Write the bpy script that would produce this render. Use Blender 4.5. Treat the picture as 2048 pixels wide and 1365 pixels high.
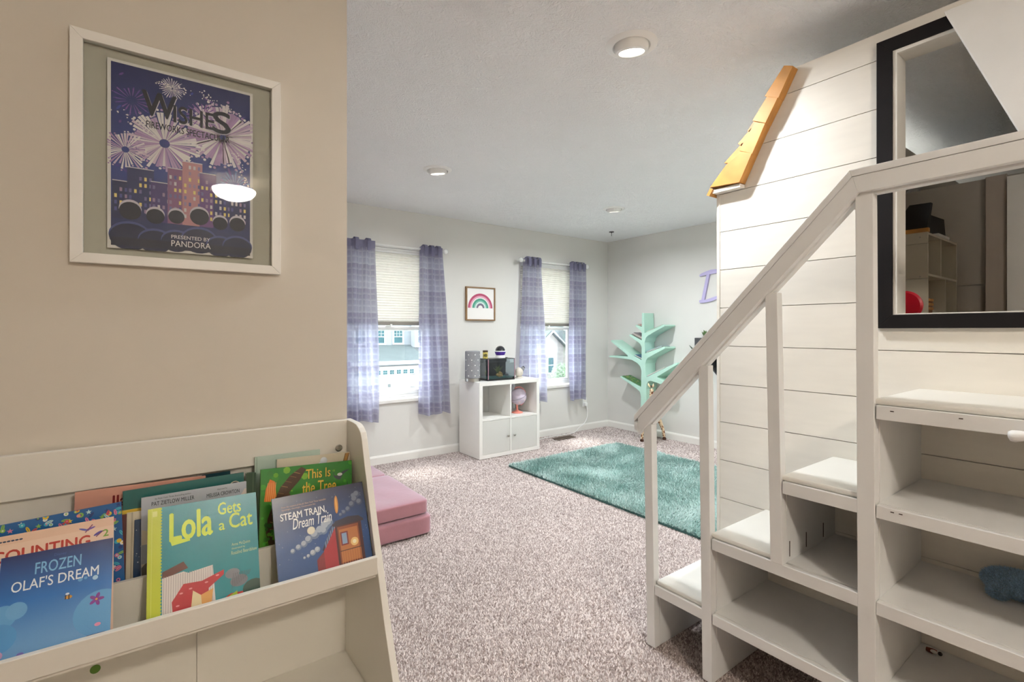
import bpy, bmesh, math, random
import numpy as np
from mathutils import Matrix, Vector, noise

random.seed(7)
rng = np.random.default_rng(7)
R = math.radians
scene = bpy.context.scene
for o in list(bpy.data.objects):
    bpy.data.objects.remove(o)

# ------------------------------------------------------------------ camera
F_PX, CAM_H, YAW, HORIZON = 981.6, 1.27, 36.41, 661.0
cam_d = bpy.data.cameras.new('camera')
cam = bpy.data.objects.new('camera', cam_d)
scene.collection.objects.link(cam)
cam.location = (0, 0, CAM_H)
cam.rotation_euler = (R(90), 0, R(-YAW))
cam_d.sensor_width = 36.0
cam_d.lens = 36.0 * F_PX / 2048.0
cam_d.shift_y = -(682.5 - HORIZON) / 2048.0
cam_d.clip_start = 0.02
cam_d.clip_end = 300
scene.camera = cam

# ------------------------------------------------------------------ world, light, exposure
SKY, SUN, HALL_W = 9.0, 12.0, 145.0
CAN_W = (18.0, 19.0, 25.0, 28.0)     # near the playhouse, over the cushion, near the corner, over the playhouse side
world = bpy.data.worlds.new('sky')
scene.world = world
world.use_nodes = True
bg = world.node_tree.nodes['Background']
bg.inputs['Color'].default_value = (0.86, 0.94, 1.0, 1)
bg.inputs['Strength'].default_value = SKY
scene.view_settings.view_transform = 'Standard'
scene.view_settings.look = 'None'
scene.view_settings.gamma = 1.0
scene.view_settings.use_curve_mapping = False
scene.view_settings.exposure = 0.30
scene.cycles.max_bounces = 6
scene.cycles.diffuse_bounces = 4
scene.cycles.glossy_bounces = 2
scene.cycles.transparent_max_bounces = 10
scene.cycles.use_adaptive_sampling = True
scene.cycles.adaptive_threshold = 0.16
scene.cycles.adaptive_min_samples = 16
scene.cycles.use_denoising = True
scene.cycles.caustics_reflective = False
scene.cycles.caustics_refractive = False
scene.cycles.sample_clamp_indirect = 6.0

sun_d = bpy.data.lights.new('sun', 'SUN')
sun_d.energy = SUN
sun_d.angle = R(22)
sun_d.color = (1.0, 0.97, 0.92)
sun_o = bpy.data.objects.new('sun', sun_d)
scene.collection.objects.link(sun_o)
sun_o.rotation_euler = (R(-30), 0, R(3))      # high sun beyond the neighbours' roofs

WIN = [(1.43, 2.32), (3.44, 4.33)]
WZ0, WZ1 = 0.60, 2.065
for (a, b) in WIN:
    ld = bpy.data.lights.new('window_portal', 'AREA')
    ld.shape = 'RECTANGLE'
    ld.size, ld.size_y = b - a, WZ1 - WZ0
    ld.cycles.is_portal = True
    lo = bpy.data.objects.new('window_portal', ld)
    scene.collection.objects.link(lo)
    lo.location = ((a + b) / 2, 4.70, (WZ0 + WZ1) / 2)
    lo.rotation_euler = (R(-90), 0, 0)

# ------------------------------------------------------------------ helpers
TH = R(YAW)
DV = np.array([math.sin(TH), math.cos(TH)])
RV = np.array([math.cos(TH), -math.sin(TH)])


def at(u, v, **k):
    """point of the room seen at photo pixel (u, v) on the given plane x=, y= or z="""
    h = DV + RV * (u - 1024) / F_PX
    q = np.array([h[0], h[1], (HORIZON - v) / F_PX])
    a, val = list(k.items())[0]
    i = 'xyz'.index(a)
    t = (val - (CAM_H if i == 2 else 0)) / q[i]
    p = q * t
    p[2] += CAM_H
    return Vector(p)


def lin(c):
    return tuple((x / 12.92 if x <= 0.04045 else ((x + 0.055) / 1.055) ** 2.4) for x in c)


def hexc(s):
    s = s.lstrip('#')
    return lin(tuple(int(s[i:i + 2], 16) / 255 for i in (0, 2, 4)))


MATS = {}


def mat(name, col, rough=0.5, var=0.04, vscale=6.0, bump=0.0, bscale=80.0, metal=0.0, spec=0.5, coat=0.0, sheen=0.0,
        stretch=None, emit=None):
    """principled material with procedural colour variation and optional fine relief"""
    if name in MATS:
        return MATS[name]
    m = bpy.data.materials.new(name)
    m.use_nodes = True
    nt = m.node_tree
    b = nt.nodes['Principled BSDF']
    c = hexc(col) if isinstance(col, str) else col
    tc = nt.nodes.new('ShaderNodeTexCoord')
    vec = tc.outputs['Object']
    if stretch:
        mp = nt.nodes.new('ShaderNodeMapping')
        mp.inputs['Scale'].default_value = stretch
        nt.links.new(vec, mp.inputs['Vector'])
        vec = mp.outputs['Vector']
    n = nt.nodes.new('ShaderNodeTexNoise')
    n.inputs['Scale'].default_value = vscale
    n.inputs['Detail'].default_value = 2
    nt.links.new(vec, n.inputs['Vector'])
    r = nt.nodes.new('ShaderNodeValToRGB')
    r.color_ramp.elements[0].position = 0.3
    r.color_ramp.elements[1].position = 0.7
    r.color_ramp.elements[0].color = tuple(max(0, x * (1 - var)) for x in c) + (1,)
    r.color_ramp.elements[1].color = tuple(min(1, x * (1 + var)) for x in c) + (1,)
    nt.links.new(n.outputs['Fac'], r.inputs['Fac'])
    nt.links.new(r.outputs['Color'], b.inputs['Base Color'])
    b.inputs['Roughness'].default_value = rough
    b.inputs['Metallic'].default_value = metal
    b.inputs['Specular IOR Level'].default_value = spec
    b.inputs['Coat Weight'].default_value = coat
    b.inputs['Coat Roughness'].default_value = 0.12
    b.inputs['Sheen Weight'].default_value = sheen
    if emit:
        b.inputs['Emission Color'].default_value = tuple(hexc(emit[0])) + (1,)
        b.inputs['Emission Strength'].default_value = emit[1]
    if bump:
        n2 = nt.nodes.new('ShaderNodeTexNoise')
        n2.inputs['Scale'].default_value = bscale
        n2.inputs['Detail'].default_value = 3
        nt.links.new(vec, n2.inputs['Vector'])
        bp = nt.nodes.new('ShaderNodeBump')
        bp.inputs['Strength'].default_value = bump
        bp.inputs['Distance'].default_value = 0.004
        nt.links.new(n2.outputs['Fac'], bp.inputs['Height'])
        nt.links.new(bp.outputs['Normal'], b.inputs['Normal'])
    MATS[name] = m
    return m


def glass_mat(name, tint=(0.93, 0.97, 0.96), refl=1.0):
    if name in MATS:
        return MATS[name]
    m = bpy.data.materials.new(name)
    m.use_nodes = True
    nt = m.node_tree
    nt.nodes.remove(nt.nodes['Principled BSDF'])
    out = nt.nodes['Material Output']
    t = nt.nodes.new('ShaderNodeBsdfTransparent')
    t.inputs['Color'].default_value = tint + (1,)
    g = nt.nodes.new('ShaderNodeBsdfGlossy')
    g.inputs['Roughness'].default_value = 0.02
    fr = nt.nodes.new('ShaderNodeFresnel')
    fr.inputs['IOR'].default_value = 1.5
    mu = nt.nodes.new('ShaderNodeMath')
    mu.operation = 'MULTIPLY'
    mu.inputs[1].default_value = refl
    nt.links.new(fr.outputs[0], mu.inputs[0])
    mx = nt.nodes.new('ShaderNodeMixShader')
    nt.links.new(mu.outputs[0], mx.inputs['Fac'])
    nt.links.new(t.outputs[0], mx.inputs[1])
    nt.links.new(g.outputs[0], mx.inputs[2])
    nt.links.new(mx.outputs[0], out.inputs['Surface'])
    MATS[name] = m
    return m


def ink_mat(name='printed_ink', rough=0.38, coat=0.0):
    """flat print: colour from the mesh's own colour attribute, with a fine paper grain"""
    if name in MATS:
        return MATS[name]
    m = bpy.data.materials.new(name)
    m.use_nodes = True
    nt = m.node_tree
    b = nt.nodes['Principled BSDF']
    a = nt.nodes.new('ShaderNodeVertexColor')
    a.layer_name = 'Col'
    nt.links.new(a.outputs['Color'], b.inputs['Base Color'])
    b.inputs['Roughness'].default_value = rough
    b.inputs['Coat Weight'].default_value = coat
    b.inputs['Coat Roughness'].default_value = 0.1
    n = nt.nodes.new('ShaderNodeTexNoise')
    n.inputs['Scale'].default_value = 60
    bp = nt.nodes.new('ShaderNodeBump')
    bp.inputs['Strength'].default_value = 0.06
    bp.inputs['Distance'].default_value = 0.002
    nt.links.new(n.outputs['Fac'], bp.inputs['Height'])
    nt.links.new(bp.outputs['Normal'], b.inputs['Normal'])
    MATS[name] = m
    return m


def link(o, parent=None):
    scene.collection.objects.link(o)
    if parent is not None:
        o.parent = parent
        o.matrix_parent_inverse = Matrix.Translation(parent_origin(parent)).inverted()
    return o


def parent_origin(p):
    return p.location.copy() if p.type == 'EMPTY' else Vector((0, 0, 0))


def tag(o, label, cat, group=None):
    o['label'] = label
    o['category'] = cat
    if group:
        o['group'] = group
    return o


def thing(name, label, cat, loc=(0, 0, 0), group=None):
    o = bpy.data.objects.new(name, None)
    o.empty_display_size = 0.05
    scene.collection.objects.link(o)
    o.location = loc
    return tag(o, label, cat, group)


class MB:
    """collects shapes in world coordinates; build() links them as one mesh"""

    def __init__(s):
        s.v, s.f, s.uv = [], [], None

    def add(s, vs, fs):
        k = len(s.v)
        s.v += [tuple(p) for p in vs]
        s.f += [tuple(i + k for i in f) for f in fs]
        return s

    def box(s, x0, x1, y0, y1, z0, z1):
        x0, x1 = min(x0, x1), max(x0, x1)
        y0, y1 = min(y0, y1), max(y0, y1)
        z0, z1 = min(z0, z1), max(z0, z1)
        v = [(x0, y0, z0), (x1, y0, z0), (x1, y1, z0), (x0, y1, z0), (x0, y0, z1), (x1, y0, z1), (x1, y1, z1), (x0, y1, z1)]
        return s.add(v, [(0, 3, 2, 1), (4, 5, 6, 7), (0, 1, 5, 4), (1, 2, 6, 5), (2, 3, 7, 6), (3, 0, 4, 7)])

    def obox(s, o, u, v, n):
        """box from corner o along three edge vectors"""
        o, u, v, n = Vector(o), Vector(u), Vector(v), Vector(n)
        p = [o, o + u, o + u + v, o + v, o + n, o + u + n, o + u + v + n, o + v + n]
        return s.add(p, [(0, 3, 2, 1), (4, 5, 6, 7), (0, 1, 5, 4), (1, 2, 6, 5), (2, 3, 7, 6), (3, 0, 4, 7)])

    def prism(s, poly, axis, a, b):
        """polygon in the other two axes (in xyz order) extruded along axis from a to b"""
        n = len(poly)
        i = 'xyz'.index(axis)

        def mk(p, t):
            q = list(p)
            q.insert(i, t)
            return tuple(q)
        v = [mk(p, a) for p in poly] + [mk(p, b) for p in poly]
        f = [tuple(range(n)), tuple(range(2 * n - 1, n - 1, -1))]
        f += [(j, j + n, (j + 1) % n + n, (j + 1) % n) for j in range(n)]
        return s.add(v, f)

    def lathe(s, prof, c, n=24, M=None, cap=True):
        """profile [(r, z)] turned about the z axis at c"""
        c = Vector(c)
        v = []
        for r, z in prof:
            for j in range(n):
                t = 2 * math.pi * j / n
                p = Vector((r * math.cos(t), r * math.sin(t), z))
                if M is not None:
                    p = M @ p
                v.append(c + p)
        f = []
        for i in range(len(prof) - 1):
            for j in range(n):
                k = (j + 1) % n
                f.append((i * n + j, i * n + k, (i + 1) * n + k, (i + 1) * n + j))
        if cap:
            f.append(tuple(range(n - 1, -1, -1)))
            f.append(tuple(range((len(prof) - 1) * n, len(prof) * n)))
        return s.add(v, f)

    def ball(s, c, r, n=16, m=10, M=None):
        r = (r, r, r) if isinstance(r, (int, float)) else r
        prof = []
        v, f = [], []
        c = Vector(c)
        for i in range(m + 1):
            a = -math.pi / 2 + math.pi * i / m
            for j in range(n):
                t = 2 * math.pi * j / n
                p = Vector((r[0] * math.cos(a) * math.cos(t), r[1] * math.cos(a) * math.sin(t), r[2] * math.sin(a)))
                if M is not None:
                    p = M @ p
                v.append(c + p)
        for i in range(m):
            for j in range(n):
                k = (j + 1) % n
                f.append((i * n + j, i * n + k, (i + 1) * n + k, (i + 1) * n + j))
        return s.add(v, f)

    def tube(s, pts, r, n=8):
        pts = [Vector(p) for p in pts]
        rr = r if isinstance(r, (list, tuple)) else [r] * len(pts)
        v, f = [], []
        ref = Vector((0.31, 0.17, 0.93))
        for i, p in enumerate(pts):
            d = (pts[min(i + 1, len(pts) - 1)] - pts[max(i - 1, 0)]).normalized()
            a = d.cross(ref)
            if a.length < 1e-4:
                a = d.cross(Vector((1, 0, 0)))
            a.normalize()
            b = d.cross(a)
            for j in range(n):
                t = 2 * math.pi * j / n
                v.append(p + (a * math.cos(t) + b * math.sin(t)) * rr[i])
        for i in range(len(pts) - 1):
            for j in range(n):
                k = (j + 1) % n
                f.append((i * n + j, i * n + k, (i + 1) * n + k, (i + 1) * n + j))
        f.append(tuple(range(n - 1, -1, -1)))
        f.append(tuple(range((len(pts) - 1) * n, len(pts) * n)))
        return s.add(v, f)

    def build(s, name, m, parent=None, bevel=0.0, smooth=False, kind=None, label=None):
        me = bpy.data.meshes.new(name)
        me.from_pydata(s.v, [], s.f)
        me.validate()
        bm = bmesh.new()
        bm.from_mesh(me)
        bmesh.ops.recalc_face_normals(bm, faces=bm.faces)
        bm.to_mesh(me)
        bm.free()
        me.materials.append(m)
        if smooth:
            for p in me.polygons:
                p.use_smooth = True
        o = bpy.data.objects.new(name, me)
        link(o, parent)
        if bevel:
            b = o.modifiers.new('bevel', 'BEVEL')
            b.width = bevel
            b.segments = 2
            b.limit_method = 'ANGLE'
            b.angle_limit = R(40)
        if kind:
            o['kind'] = kind
        if label:
            o['label'] = label
        return o


def soft(o, angle=40):
    """smooth shading with sharp edges kept"""
    me = o.data
    for p in me.polygons:
        p.use_smooth = True
    bm = bmesh.new()
    bm.from_mesh(me)
    for e in bm.edges:
        if len(e.link_faces) == 2 and e.calc_face_angle(0) > R(angle):
            e.smooth = False
    bm.to_mesh(me)
    bm.free()
    return o


def fast_mesh(name, verts, tris, m, colors=None, parent=None):
    me = bpy.data.meshes.new(name)
    me.vertices.add(len(verts))
    me.vertices.foreach_set('co', np.ascontiguousarray(verts, dtype=np.float32).ravel())
    me.loops.add(len(tris) * 3)
    me.loops.foreach_set('vertex_index', np.ascontiguousarray(tris, dtype=np.int32).ravel())
    me.polygons.add(len(tris))
    me.polygons.foreach_set('loop_start', np.arange(0, len(tris) * 3, 3, dtype=np.int32))
    me.update(calc_edges=True)
    if colors is not None:
        ca = me.color_attributes.new('Col', 'FLOAT_COLOR', 'POINT')
        c4 = np.ones((len(verts), 4), dtype=np.float32)
        c4[:, :3] = colors
        ca.data.foreach_set('color', c4.ravel())
    me.materials.append(m)
    o = bpy.data.objects.new(name, me)
    link(o, parent)
    return o


# ---- flat print -------------------------------------------------------------
_text_cache = {}


def text_geo(s, bold=0.0, shear=0.0):
    k = (s, bold, shear)
    if k not in _text_cache:
        cu = bpy.data.curves.new('lettering', 'FONT')
        cu.body = s
        cu.offset = bold
        cu.shear = shear
        cu.resolution_u = 3
        cu.fill_mode = 'FRONT'
        ob = bpy.data.objects.new('lettering', cu)
        scene.collection.objects.link(ob)
        dg = bpy.context.evaluated_depsgraph_get()
        me = bpy.data.meshes.new_from_object(ob.evaluated_get(dg))
        v = np.array([tuple(p.co)[:2] for p in me.vertices]) if len(me.vertices) else np.zeros((0, 2))
        f = [tuple(p.vertices) for p in me.polygons]
        bpy.data.objects.remove(ob)
        bpy.data.curves.remove(cu)
        bpy.data.meshes.remove(me)
        if len(v):
            lo, hi = v.min(0), v.max(0)
            v = (v - lo) / np.maximum(hi - lo, 1e-6)
        _text_cache[k] = (v, f)
    return _text_cache[k]


def clip01(poly):
    for ax, lim, sg in ((0, 0, 1), (0, 1, -1), (1, 0, 1), (1, 1, -1)):
        out = []
        n = len(poly)
        for i in range(n):
            p, q = poly[i], poly[(i + 1) % n]
            dp, dq = sg * (p[ax] - lim), sg * (q[ax] - lim)
            if dp >= 0:
                out.append(p)
            if (dp >= 0) != (dq >= 0):
                t = dp / (dp - dq)
                out.append((p[0] + t * (q[0] - p[0]), p[1] + t * (q[1] - p[1])))
        poly = out
        if len(poly) < 3:
            return []
    return poly


class Art:
    """ink shapes on a flat sheet: (a, b) in 0..1 over corner O and edges U, V; later shapes lie over earlier ones"""

    def __init__(s, O, U, V):
        s.O, s.U, s.V = Vector(O), Vector(U), Vector(V)
        s.N = s.U.cross(s.V).normalized()
        s.asp = s.U.length / s.V.length
        s.k = 0
        s.v, s.f, s.c, s.lay = [], [], [], []

    def pt(s, a, b, lay):
        s.lay.append(lay)
        return tuple(s.O + s.U * a + s.V * b)

    def poly(s, pts, col, same=False):
        pts = clip01(list(pts))
        if len(pts) < 3:
            return s
        if not same:
            s.k += 1
        b = len(s.v)
        s.v += [s.pt(a, c, s.k) for a, c in pts]
        s.f.append(tuple(range(b, b + len(pts))))
        s.c += [hexc(col)] * len(pts)
        return s

    def rect(s, a0, b0, a1, b1, col):
        return s.poly([(a0, b0), (a1, b0), (a1, b1), (a0, b1)], col)

    def grad(s, a0, b0, a1, b1, c0, c1):
        """printed colour blend from c0 (bottom) to c1 (top)"""
        s.k += 1
        b = len(s.v)
        s.v += [s.pt(a, c, s.k) for a, c in ((a0, b0), (a1, b0), (a1, b1), (a0, b1))]
        s.f.append((b, b + 1, b + 2, b + 3))
        s.c += [hexc(c0), hexc(c0), hexc(c1), hexc(c1)]
        return s

    def disc(s, a, b, r, col, ry=None, n=14, same=False, rot=0.0):
        ry = (r if ry is None else ry)
        P = []
        for j in range(n):
            t = 2 * math.pi * j / n
            x, y = r * math.cos(t), ry * math.sin(t)
            x, y = x * math.cos(rot) - y * math.sin(rot), x * math.sin(rot) + y * math.cos(rot)
            P.append((a + x, b + y * s.asp))
        return s.poly(P, col, same)

    def line(s, p, q, w, col, w2=None, same=False):
        w2 = w if w2 is None else w2
        dx, dy = q[0] - p[0], (q[1] - p[1]) / s.asp
        L = math.hypot(dx, dy) or 1
        nx, ny = -dy / L, dx / L * s.asp
        return s.poly([(p[0] + nx * w / 2, p[1] + ny * w / 2), (p[0] - nx * w / 2, p[1] - ny * w / 2),
                       (q[0] - nx * w2 / 2, q[1] - ny * w2 / 2), (q[0] + nx * w2 / 2, q[1] + ny * w2 / 2)], col, same)

    def arc(s, a, b, r0, r1, t0, t1, col, n=18):
        o = [(a + r1 * math.cos(t), b + r1 * math.sin(t) * s.asp) for t in np.linspace(t0, t1, n)]
        i = [(a + r0 * math.cos(t), b + r0 * math.sin(t) * s.asp) for t in np.linspace(t1, t0, n)]
        return s.poly(o + i, col)

    def text(s, txt, a0, b0, a1, b1, col, bold=0.0, shear=0.0, slope=0.0):
        v, f = text_geo(txt, 0.0, shear)
        s.k += 1
        d = bold * 0.9 * (b1 - b0)
        shifts = [(0, 0)] if bold <= 0 else [(-d / s.asp, 0), (d / s.asp, 0), (0, d), (0, -d)]
        for n_, (dx, dy) in enumerate(shifts):
            b = len(s.v)
            for p in v:
                a = a0 + (a1 - a0) * p[0]
                c = b0 + (b1 - b0) * p[1] + slope * (a - a0)
                s.v.append(s.pt(a + dx, c + dy, s.k + 0.2 * n_))
            s.f += [tuple(i + b for i in q) for q in f]
            s.c += [hexc(col)] * len(v)
        return s

    def build(s, name, parent, m=None):
        me = bpy.data.meshes.new(name)
        step = min(0.00004, 0.0005 / max(1, s.k))        # ink films, half a millimetre in all at most
        vs = [tuple(Vector(p) + s.N * (0.0002 + step * l_)) for p, l_ in zip(s.v, s.lay)]
        me.from_pydata(vs, [], s.f)
        ca = me.color_attributes.new('Col', 'FLOAT_COLOR', 'POINT')
        c4 = np.ones((len(s.v), 4), dtype=np.float32)
        c4[:, :3] = np.array(s.c)
        ca.data.foreach_set('color', c4.ravel())
        me.materials.append(m or ink_mat())
        o = bpy.data.objects.new(name, me)
        link(o, parent)
        return o


# ------------------------------------------------------------------ materials of the room
M_WALL = mat('greige_wall_paint', '#dddcd7', 0.8, 0.012, 3)
M_HALL = mat('taupe_hall_paint', '#d9d1c4', 0.8, 0.012, 3)
M_TRIM = mat('white_trim_paint', '#eceae4', 0.4, 0.01, 4)
M_WHITE = mat('white_board', '#e9e6de', 0.42, 0.015, 5)
M_STAIR = mat('white_brushed_paint', '#ebebe9', 0.5, 0.03, 7)
M_PLANK = mat('warm_white_plank', '#ede8de', 0.48, 0.025, 5, stretch=(6, 1, 6))
M_SHELF = mat('white_melamine', '#e8e4da', 0.38, 0.012, 4)
M_BLACK = mat('black_stain', '#141011', 0.6, 0.25, 8, spec=0.25)
M_OAK = mat('orange_pine', '#c48a44', 0.5, 0.22, 9, 0.12, 40, stretch=(3, 1, 1))
M_STEEL = mat('brushed_steel', '#b9b6b0', 0.3, 0.05, 20, metal=1.0)
M_PAGE = mat('book_pages', '#e9e1cd', 0.8, 0.05, 60)


def ceiling_mat():
    m = mat('textured_ceiling_paint', '#fbfcfd', 0.85, 0.01, 3)
    nt = m.node_tree
    b = nt.nodes['Principled BSDF']
    tc = [n for n in nt.nodes if n.type == 'TEX_COORD'][0]
    n1 = nt.nodes.new('ShaderNodeTexNoise')
    n1.inputs['Scale'].default_value = 9
    n1.inputs['Detail'].default_value = 2
    n1.inputs['Distortion'].default_value = 2.4
    n2 = nt.nodes.new('ShaderNodeTexNoise')
    n2.inputs['Scale'].default_value = 55
    n2.inputs['Detail'].default_value = 4
    n2.inputs['Distortion'].default_value = 1.5
    vo = nt.nodes.new('ShaderNodeTexVoronoi')
    vo.feature = 'DISTANCE_TO_EDGE'
    vo.inputs['Scale'].default_value = 38
    mixv = nt.nodes.new('ShaderNodeMixRGB')
    mixv.inputs['Fac'].default_value = 0.12
    nt.links.new(tc.outputs['Object'], mixv.inputs[1])
    nt.links.new(n1.outputs['Color'], mixv.inputs[2])
    nt.links.new(tc.outputs['Object'], n1.inputs['Vector'])
    nt.links.new(mixv.outputs[0], n2.inputs['Vector'])
    nt.links.new(mixv.outputs[0], vo.inputs['Vector'])
    ad = nt.nodes.new('ShaderNodeMath')
    ad.operation = 'ADD'
    nt.links.new(n2.outputs['Fac'], ad.inputs[0])
    nt.links.new(vo.outputs['Distance'], ad.inputs[1])
    bp = nt.nodes.new('ShaderNodeBump')
    bp.inputs['Strength'].default_value = 0.65
    bp.inputs['Distance'].default_value = 0.010
    nt.links.new(ad.outputs[0], bp.inputs['Height'])
    nt.links.new(bp.outputs['Normal'], b.inputs['Normal'])
    return m


M_CEIL = ceiling_mat()

# ------------------------------------------------------------------ room shell
XR, YW, YL, ZC = 4.90, 4.50, 1.54, 2.44
XL, YN, XLR = -1.9, -2.4, -0.3
M_CARPET = mat('carpet_backing', '#988780', 0.95, 0.12, 90)
MB().box(XL - 0.1, XR + 0.1, YN - 0.1, YW + 0.15, -0.10, -0.008).build('floor', M_CARPET, kind='structure')
MB().box(XL - 0.1, XR + 0.1, YN - 0.1, YW + 0.15, ZC, ZC + 0.1).build('ceiling', M_CEIL, kind='structure')
w = MB()
(a0, a1), (b0, b1) = WIN
y0, y1 = YW, YW + 0.15
w.box(XLR - 0.1, a0, y0, y1, -0.01, ZC).box(a1, b0, y0, y1, -0.01, ZC).box(b1, XR + 0.1, y0, y1, -0.01, ZC)
for (a, b) in WIN:
    w.box(a, b, y0, y1, -0.01, WZ0).box(a, b, y0, y1, WZ1, ZC)
w.build('wall_far', M_WALL, kind='structure')
MB().box(XR, XR + 0.1, YN, YW, -0.01, ZC).build('wall_right', M_WALL, kind='structure')
MB().box(XL, 0.495, YL, YL + 0.12, -0.01, ZC).build('wall_left', M_HALL, kind='structure')
MB().box(XLR - 0.1, XLR, YL + 0.12, YW, -0.01, ZC).build('wall_side', M_WALL, kind='structure')
MB().box(XL - 0.1, XL, YN, YL + 0.12, -0.01, ZC).build('wall_hall', M_HALL, kind='structure')
MB().box(XL - 0.1, XR + 0.1, YN - 0.1, YN, -0.01, ZC).build('wall_near', M_HALL, kind='structure')


def baseboard(name, poly, axis, a, b):
    MB().prism(poly, axis, a, b).build(name, M_TRIM, kind='structure', bevel=0.002)


baseboard('baseboard_far', [(YW, -0.006), (YW - 0.014, -0.006), (YW - 0.014, 0.062), (YW - 0.006, 0.08), (YW, 0.08)], 'x', XLR, XR)
baseboard('baseboard_right', [(XR, -0.006), (XR - 0.014, -0.006), (XR - 0.014, 0.062), (XR - 0.006, 0.08), (XR, 0.08)], 'y', YN, YW - 0.014)

# ---- carpet pile (uncountable) and shag rug -----------------------------------
def pile_mat(name, rough=0.95, sheen=0.0):
    m = ink_mat(name, rough)
    b = m.node_tree.nodes['Principled BSDF']
    b.inputs['Roughness'].default_value = rough
    b.inputs['Specular IOR Level'].default_value = 0.0
    for l_ in list(b.inputs['Normal'].links):
        m.node_tree.links.remove(l_)
    b.inputs['Sheen Weight'].default_value = sheen
    return m


def tuft_cells(x0, x1, y0, y1, s):
    xs = np.arange(x0, x1, s)
    ys = np.arange(y0, y1, s)
    g = np.stack(np.meshgrid(xs, ys), -1).reshape(-1, 2)
    return g + rng.uniform(-0.45, 0.45, g.shape) * s


RUG = (2.69, 4.19, 1.62, 3.70)
pts = []
allp = tuft_cells(0.40, XR, 0.15, YW, 0.0066)
dep = allp @ DV
lat = np.abs(allp @ RV) / np.maximum(dep, 0.1)
keep = (dep > 0.7) & (lat < 1.25)
keep &= ~((allp[:, 0] > 2.04) & (allp[:, 1] < 1.19))
keep &= ~((allp[:, 0] > RUG[0] + .03) & (allp[:, 0] < RUG[1] - .03) & (allp[:, 1] > RUG[2] + .03) & (allp[:, 1] < RUG[3] - .03))
u_ = 1024 + F_PX * (allp @ RV) / np.maximum(dep, 0.1)
v_ = HORIZON + F_PX * CAM_H / np.maximum(dep, 0.1)
keep &= (v_ < 1520)
prob = np.clip((2.9 / dep) ** 1.6, 0.16, 1.0)
keep &= rng.random(len(allp)) < prob
cp = allp[keep]
pr = prob[keep]
n = len(cp)
rad = 0.0052 / np.sqrt(pr)
ang = rng.uniform(0, 6.28, n)
base = np.stack([np.stack([cp[:, 0] + rad * np.cos(ang + k * 2.094), cp[:, 1] + rad * np.sin(ang + k * 2.094), np.full(n, -0.009)], -1) for k in range(3)], 1)
sway = rng.normal(0, 0.0035, (n, 2))
tip = np.stack([cp[:, 0] + sway[:, 0], cp[:, 1] + sway[:, 1], rng.uniform(-0.004, 0.004, n)], -1)[:, None, :]
V_ = np.concatenate([base, tip], 1).reshape(-1, 3)
i0 = np.arange(n)[:, None] * 4
T_ = np.concatenate([i0 + np.array([[0, 1, 3]]), i0 + np.array([[1, 2, 3]]), i0 + np.array([[2, 0, 3]])], 0)
cA, cB = np.array(hexc('#988883')), np.array(hexc('#e8dcd7'))
t_ = rng.random((n, 1))
patch = np.array([noise.noise(Vector((p[0] * 2.1, p[1] * 2.1, 0.3))) for p in cp[::1]]).reshape(-1, 1) if n < 400000 else 0
col = cA + (cB - cA) * t_
col = col * (1 + 0.10 * patch)
cv = np.repeat(col[:, None, :], 4, 1)
carpet = fast_mesh('carpet_pile', V_, T_, pile_mat('carpet_pile'), cv.reshape(-1, 3))
carpet['kind'] = 'stuff'
tag(carpet, 'pinkish beige cut pile carpet covering the whole floor', 'carpet')

rug = thing('shag_rug', 'teal green shag rug lying on the beige carpet', 'rug', (RUG[0], RUG[2], 0))
M_RUGB = mat('rug_backing', '#3c5f5b', 0.9, 0.2, 40)
MB().box(RUG[0], RUG[1], RUG[2], RUG[3], -0.004, 0.012).build('backing', M_RUGB, rug, bevel=0.004)
rp = tuft_cells(RUG[0] + .004, RUG[1] - .004, RUG[2] + .004, RUG[3] - .004, 0.0064)
n = len(rp)
fld = np.array([noise.noise_vector(Vector((p[0] * 3.2, p[1] * 3.2, 1.7))) for p in rp])
fld2 = np.array([noise.noise(Vector((p[0] * 1.6 + p[1] * 0.9, p[1] * 5.5 - p[0] * 2.0, 4.1))) for p in rp])
dirv = np.stack([fld[:, 0], fld[:, 1]], -1) * 1.6 + rng.normal(0, 0.55, (n, 2)) + np.array([-0.15, -0.35])
ln = rng.uniform(0.026, 0.040, n)
side = np.stack([-dirv[:, 1], dirv[:, 0]], -1)
side /= np.linalg.norm(side, axis=1, keepdims=True) + 1e-6
wd = rng.uniform(0.0018, 0.003, n)[:, None]
lean = np.clip(np.linalg.norm(dirv, axis=1), 0.15, 1.35)[:, None]
du = dirv / (np.linalg.norm(dirv, axis=1, keepdims=True) + 1e-6)
z0 = np.full(n, 0.008)


def p3(xy, z):
    return np.concatenate([xy, z[:, None]], 1)


mid = rp + du * (ln[:, None] * 0.5 * np.sin(lean * 0.55))
zm = z0 + ln * 0.5 * np.cos(lean[:, 0] * 0.55)
tp = mid + du * (ln[:, None] * 0.5 * np.sin(lean * 1.1))
zt = zm + ln * 0.5 * np.cos(lean[:, 0] * 1.1)
V_ = np.stack([p3(rp - side * wd, z0), p3(rp + side * wd, z0), p3(mid - side * wd, zm), p3(mid + side * wd, zm), p3(tp, zt)], 1).reshape(-1, 3)
i0 = np.arange(n)[:, None] * 5
T_ = np.concatenate([i0 + np.array([[0, 1, 3]]), i0 + np.array([[0, 3, 2]]), i0 + np.array([[2, 3, 4]])], 0)
cA, cB = np.array(hexc('#9ac4bd')), np.array(hexc('#e8f5f1'))
t_ = np.clip(0.45 + 0.25 * fld2 + rng.normal(0, 0.16, n), 0, 1)[:, None]
cv = np.repeat((cA + (cB - cA) * t_)[:, None, :], 5, 1).reshape(-1, 3)
sh = fast_mesh('shag_pile', V_, T_, pile_mat('shag_pile', 0.8), cv, rug)
sh['kind'] = 'stuff'

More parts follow.
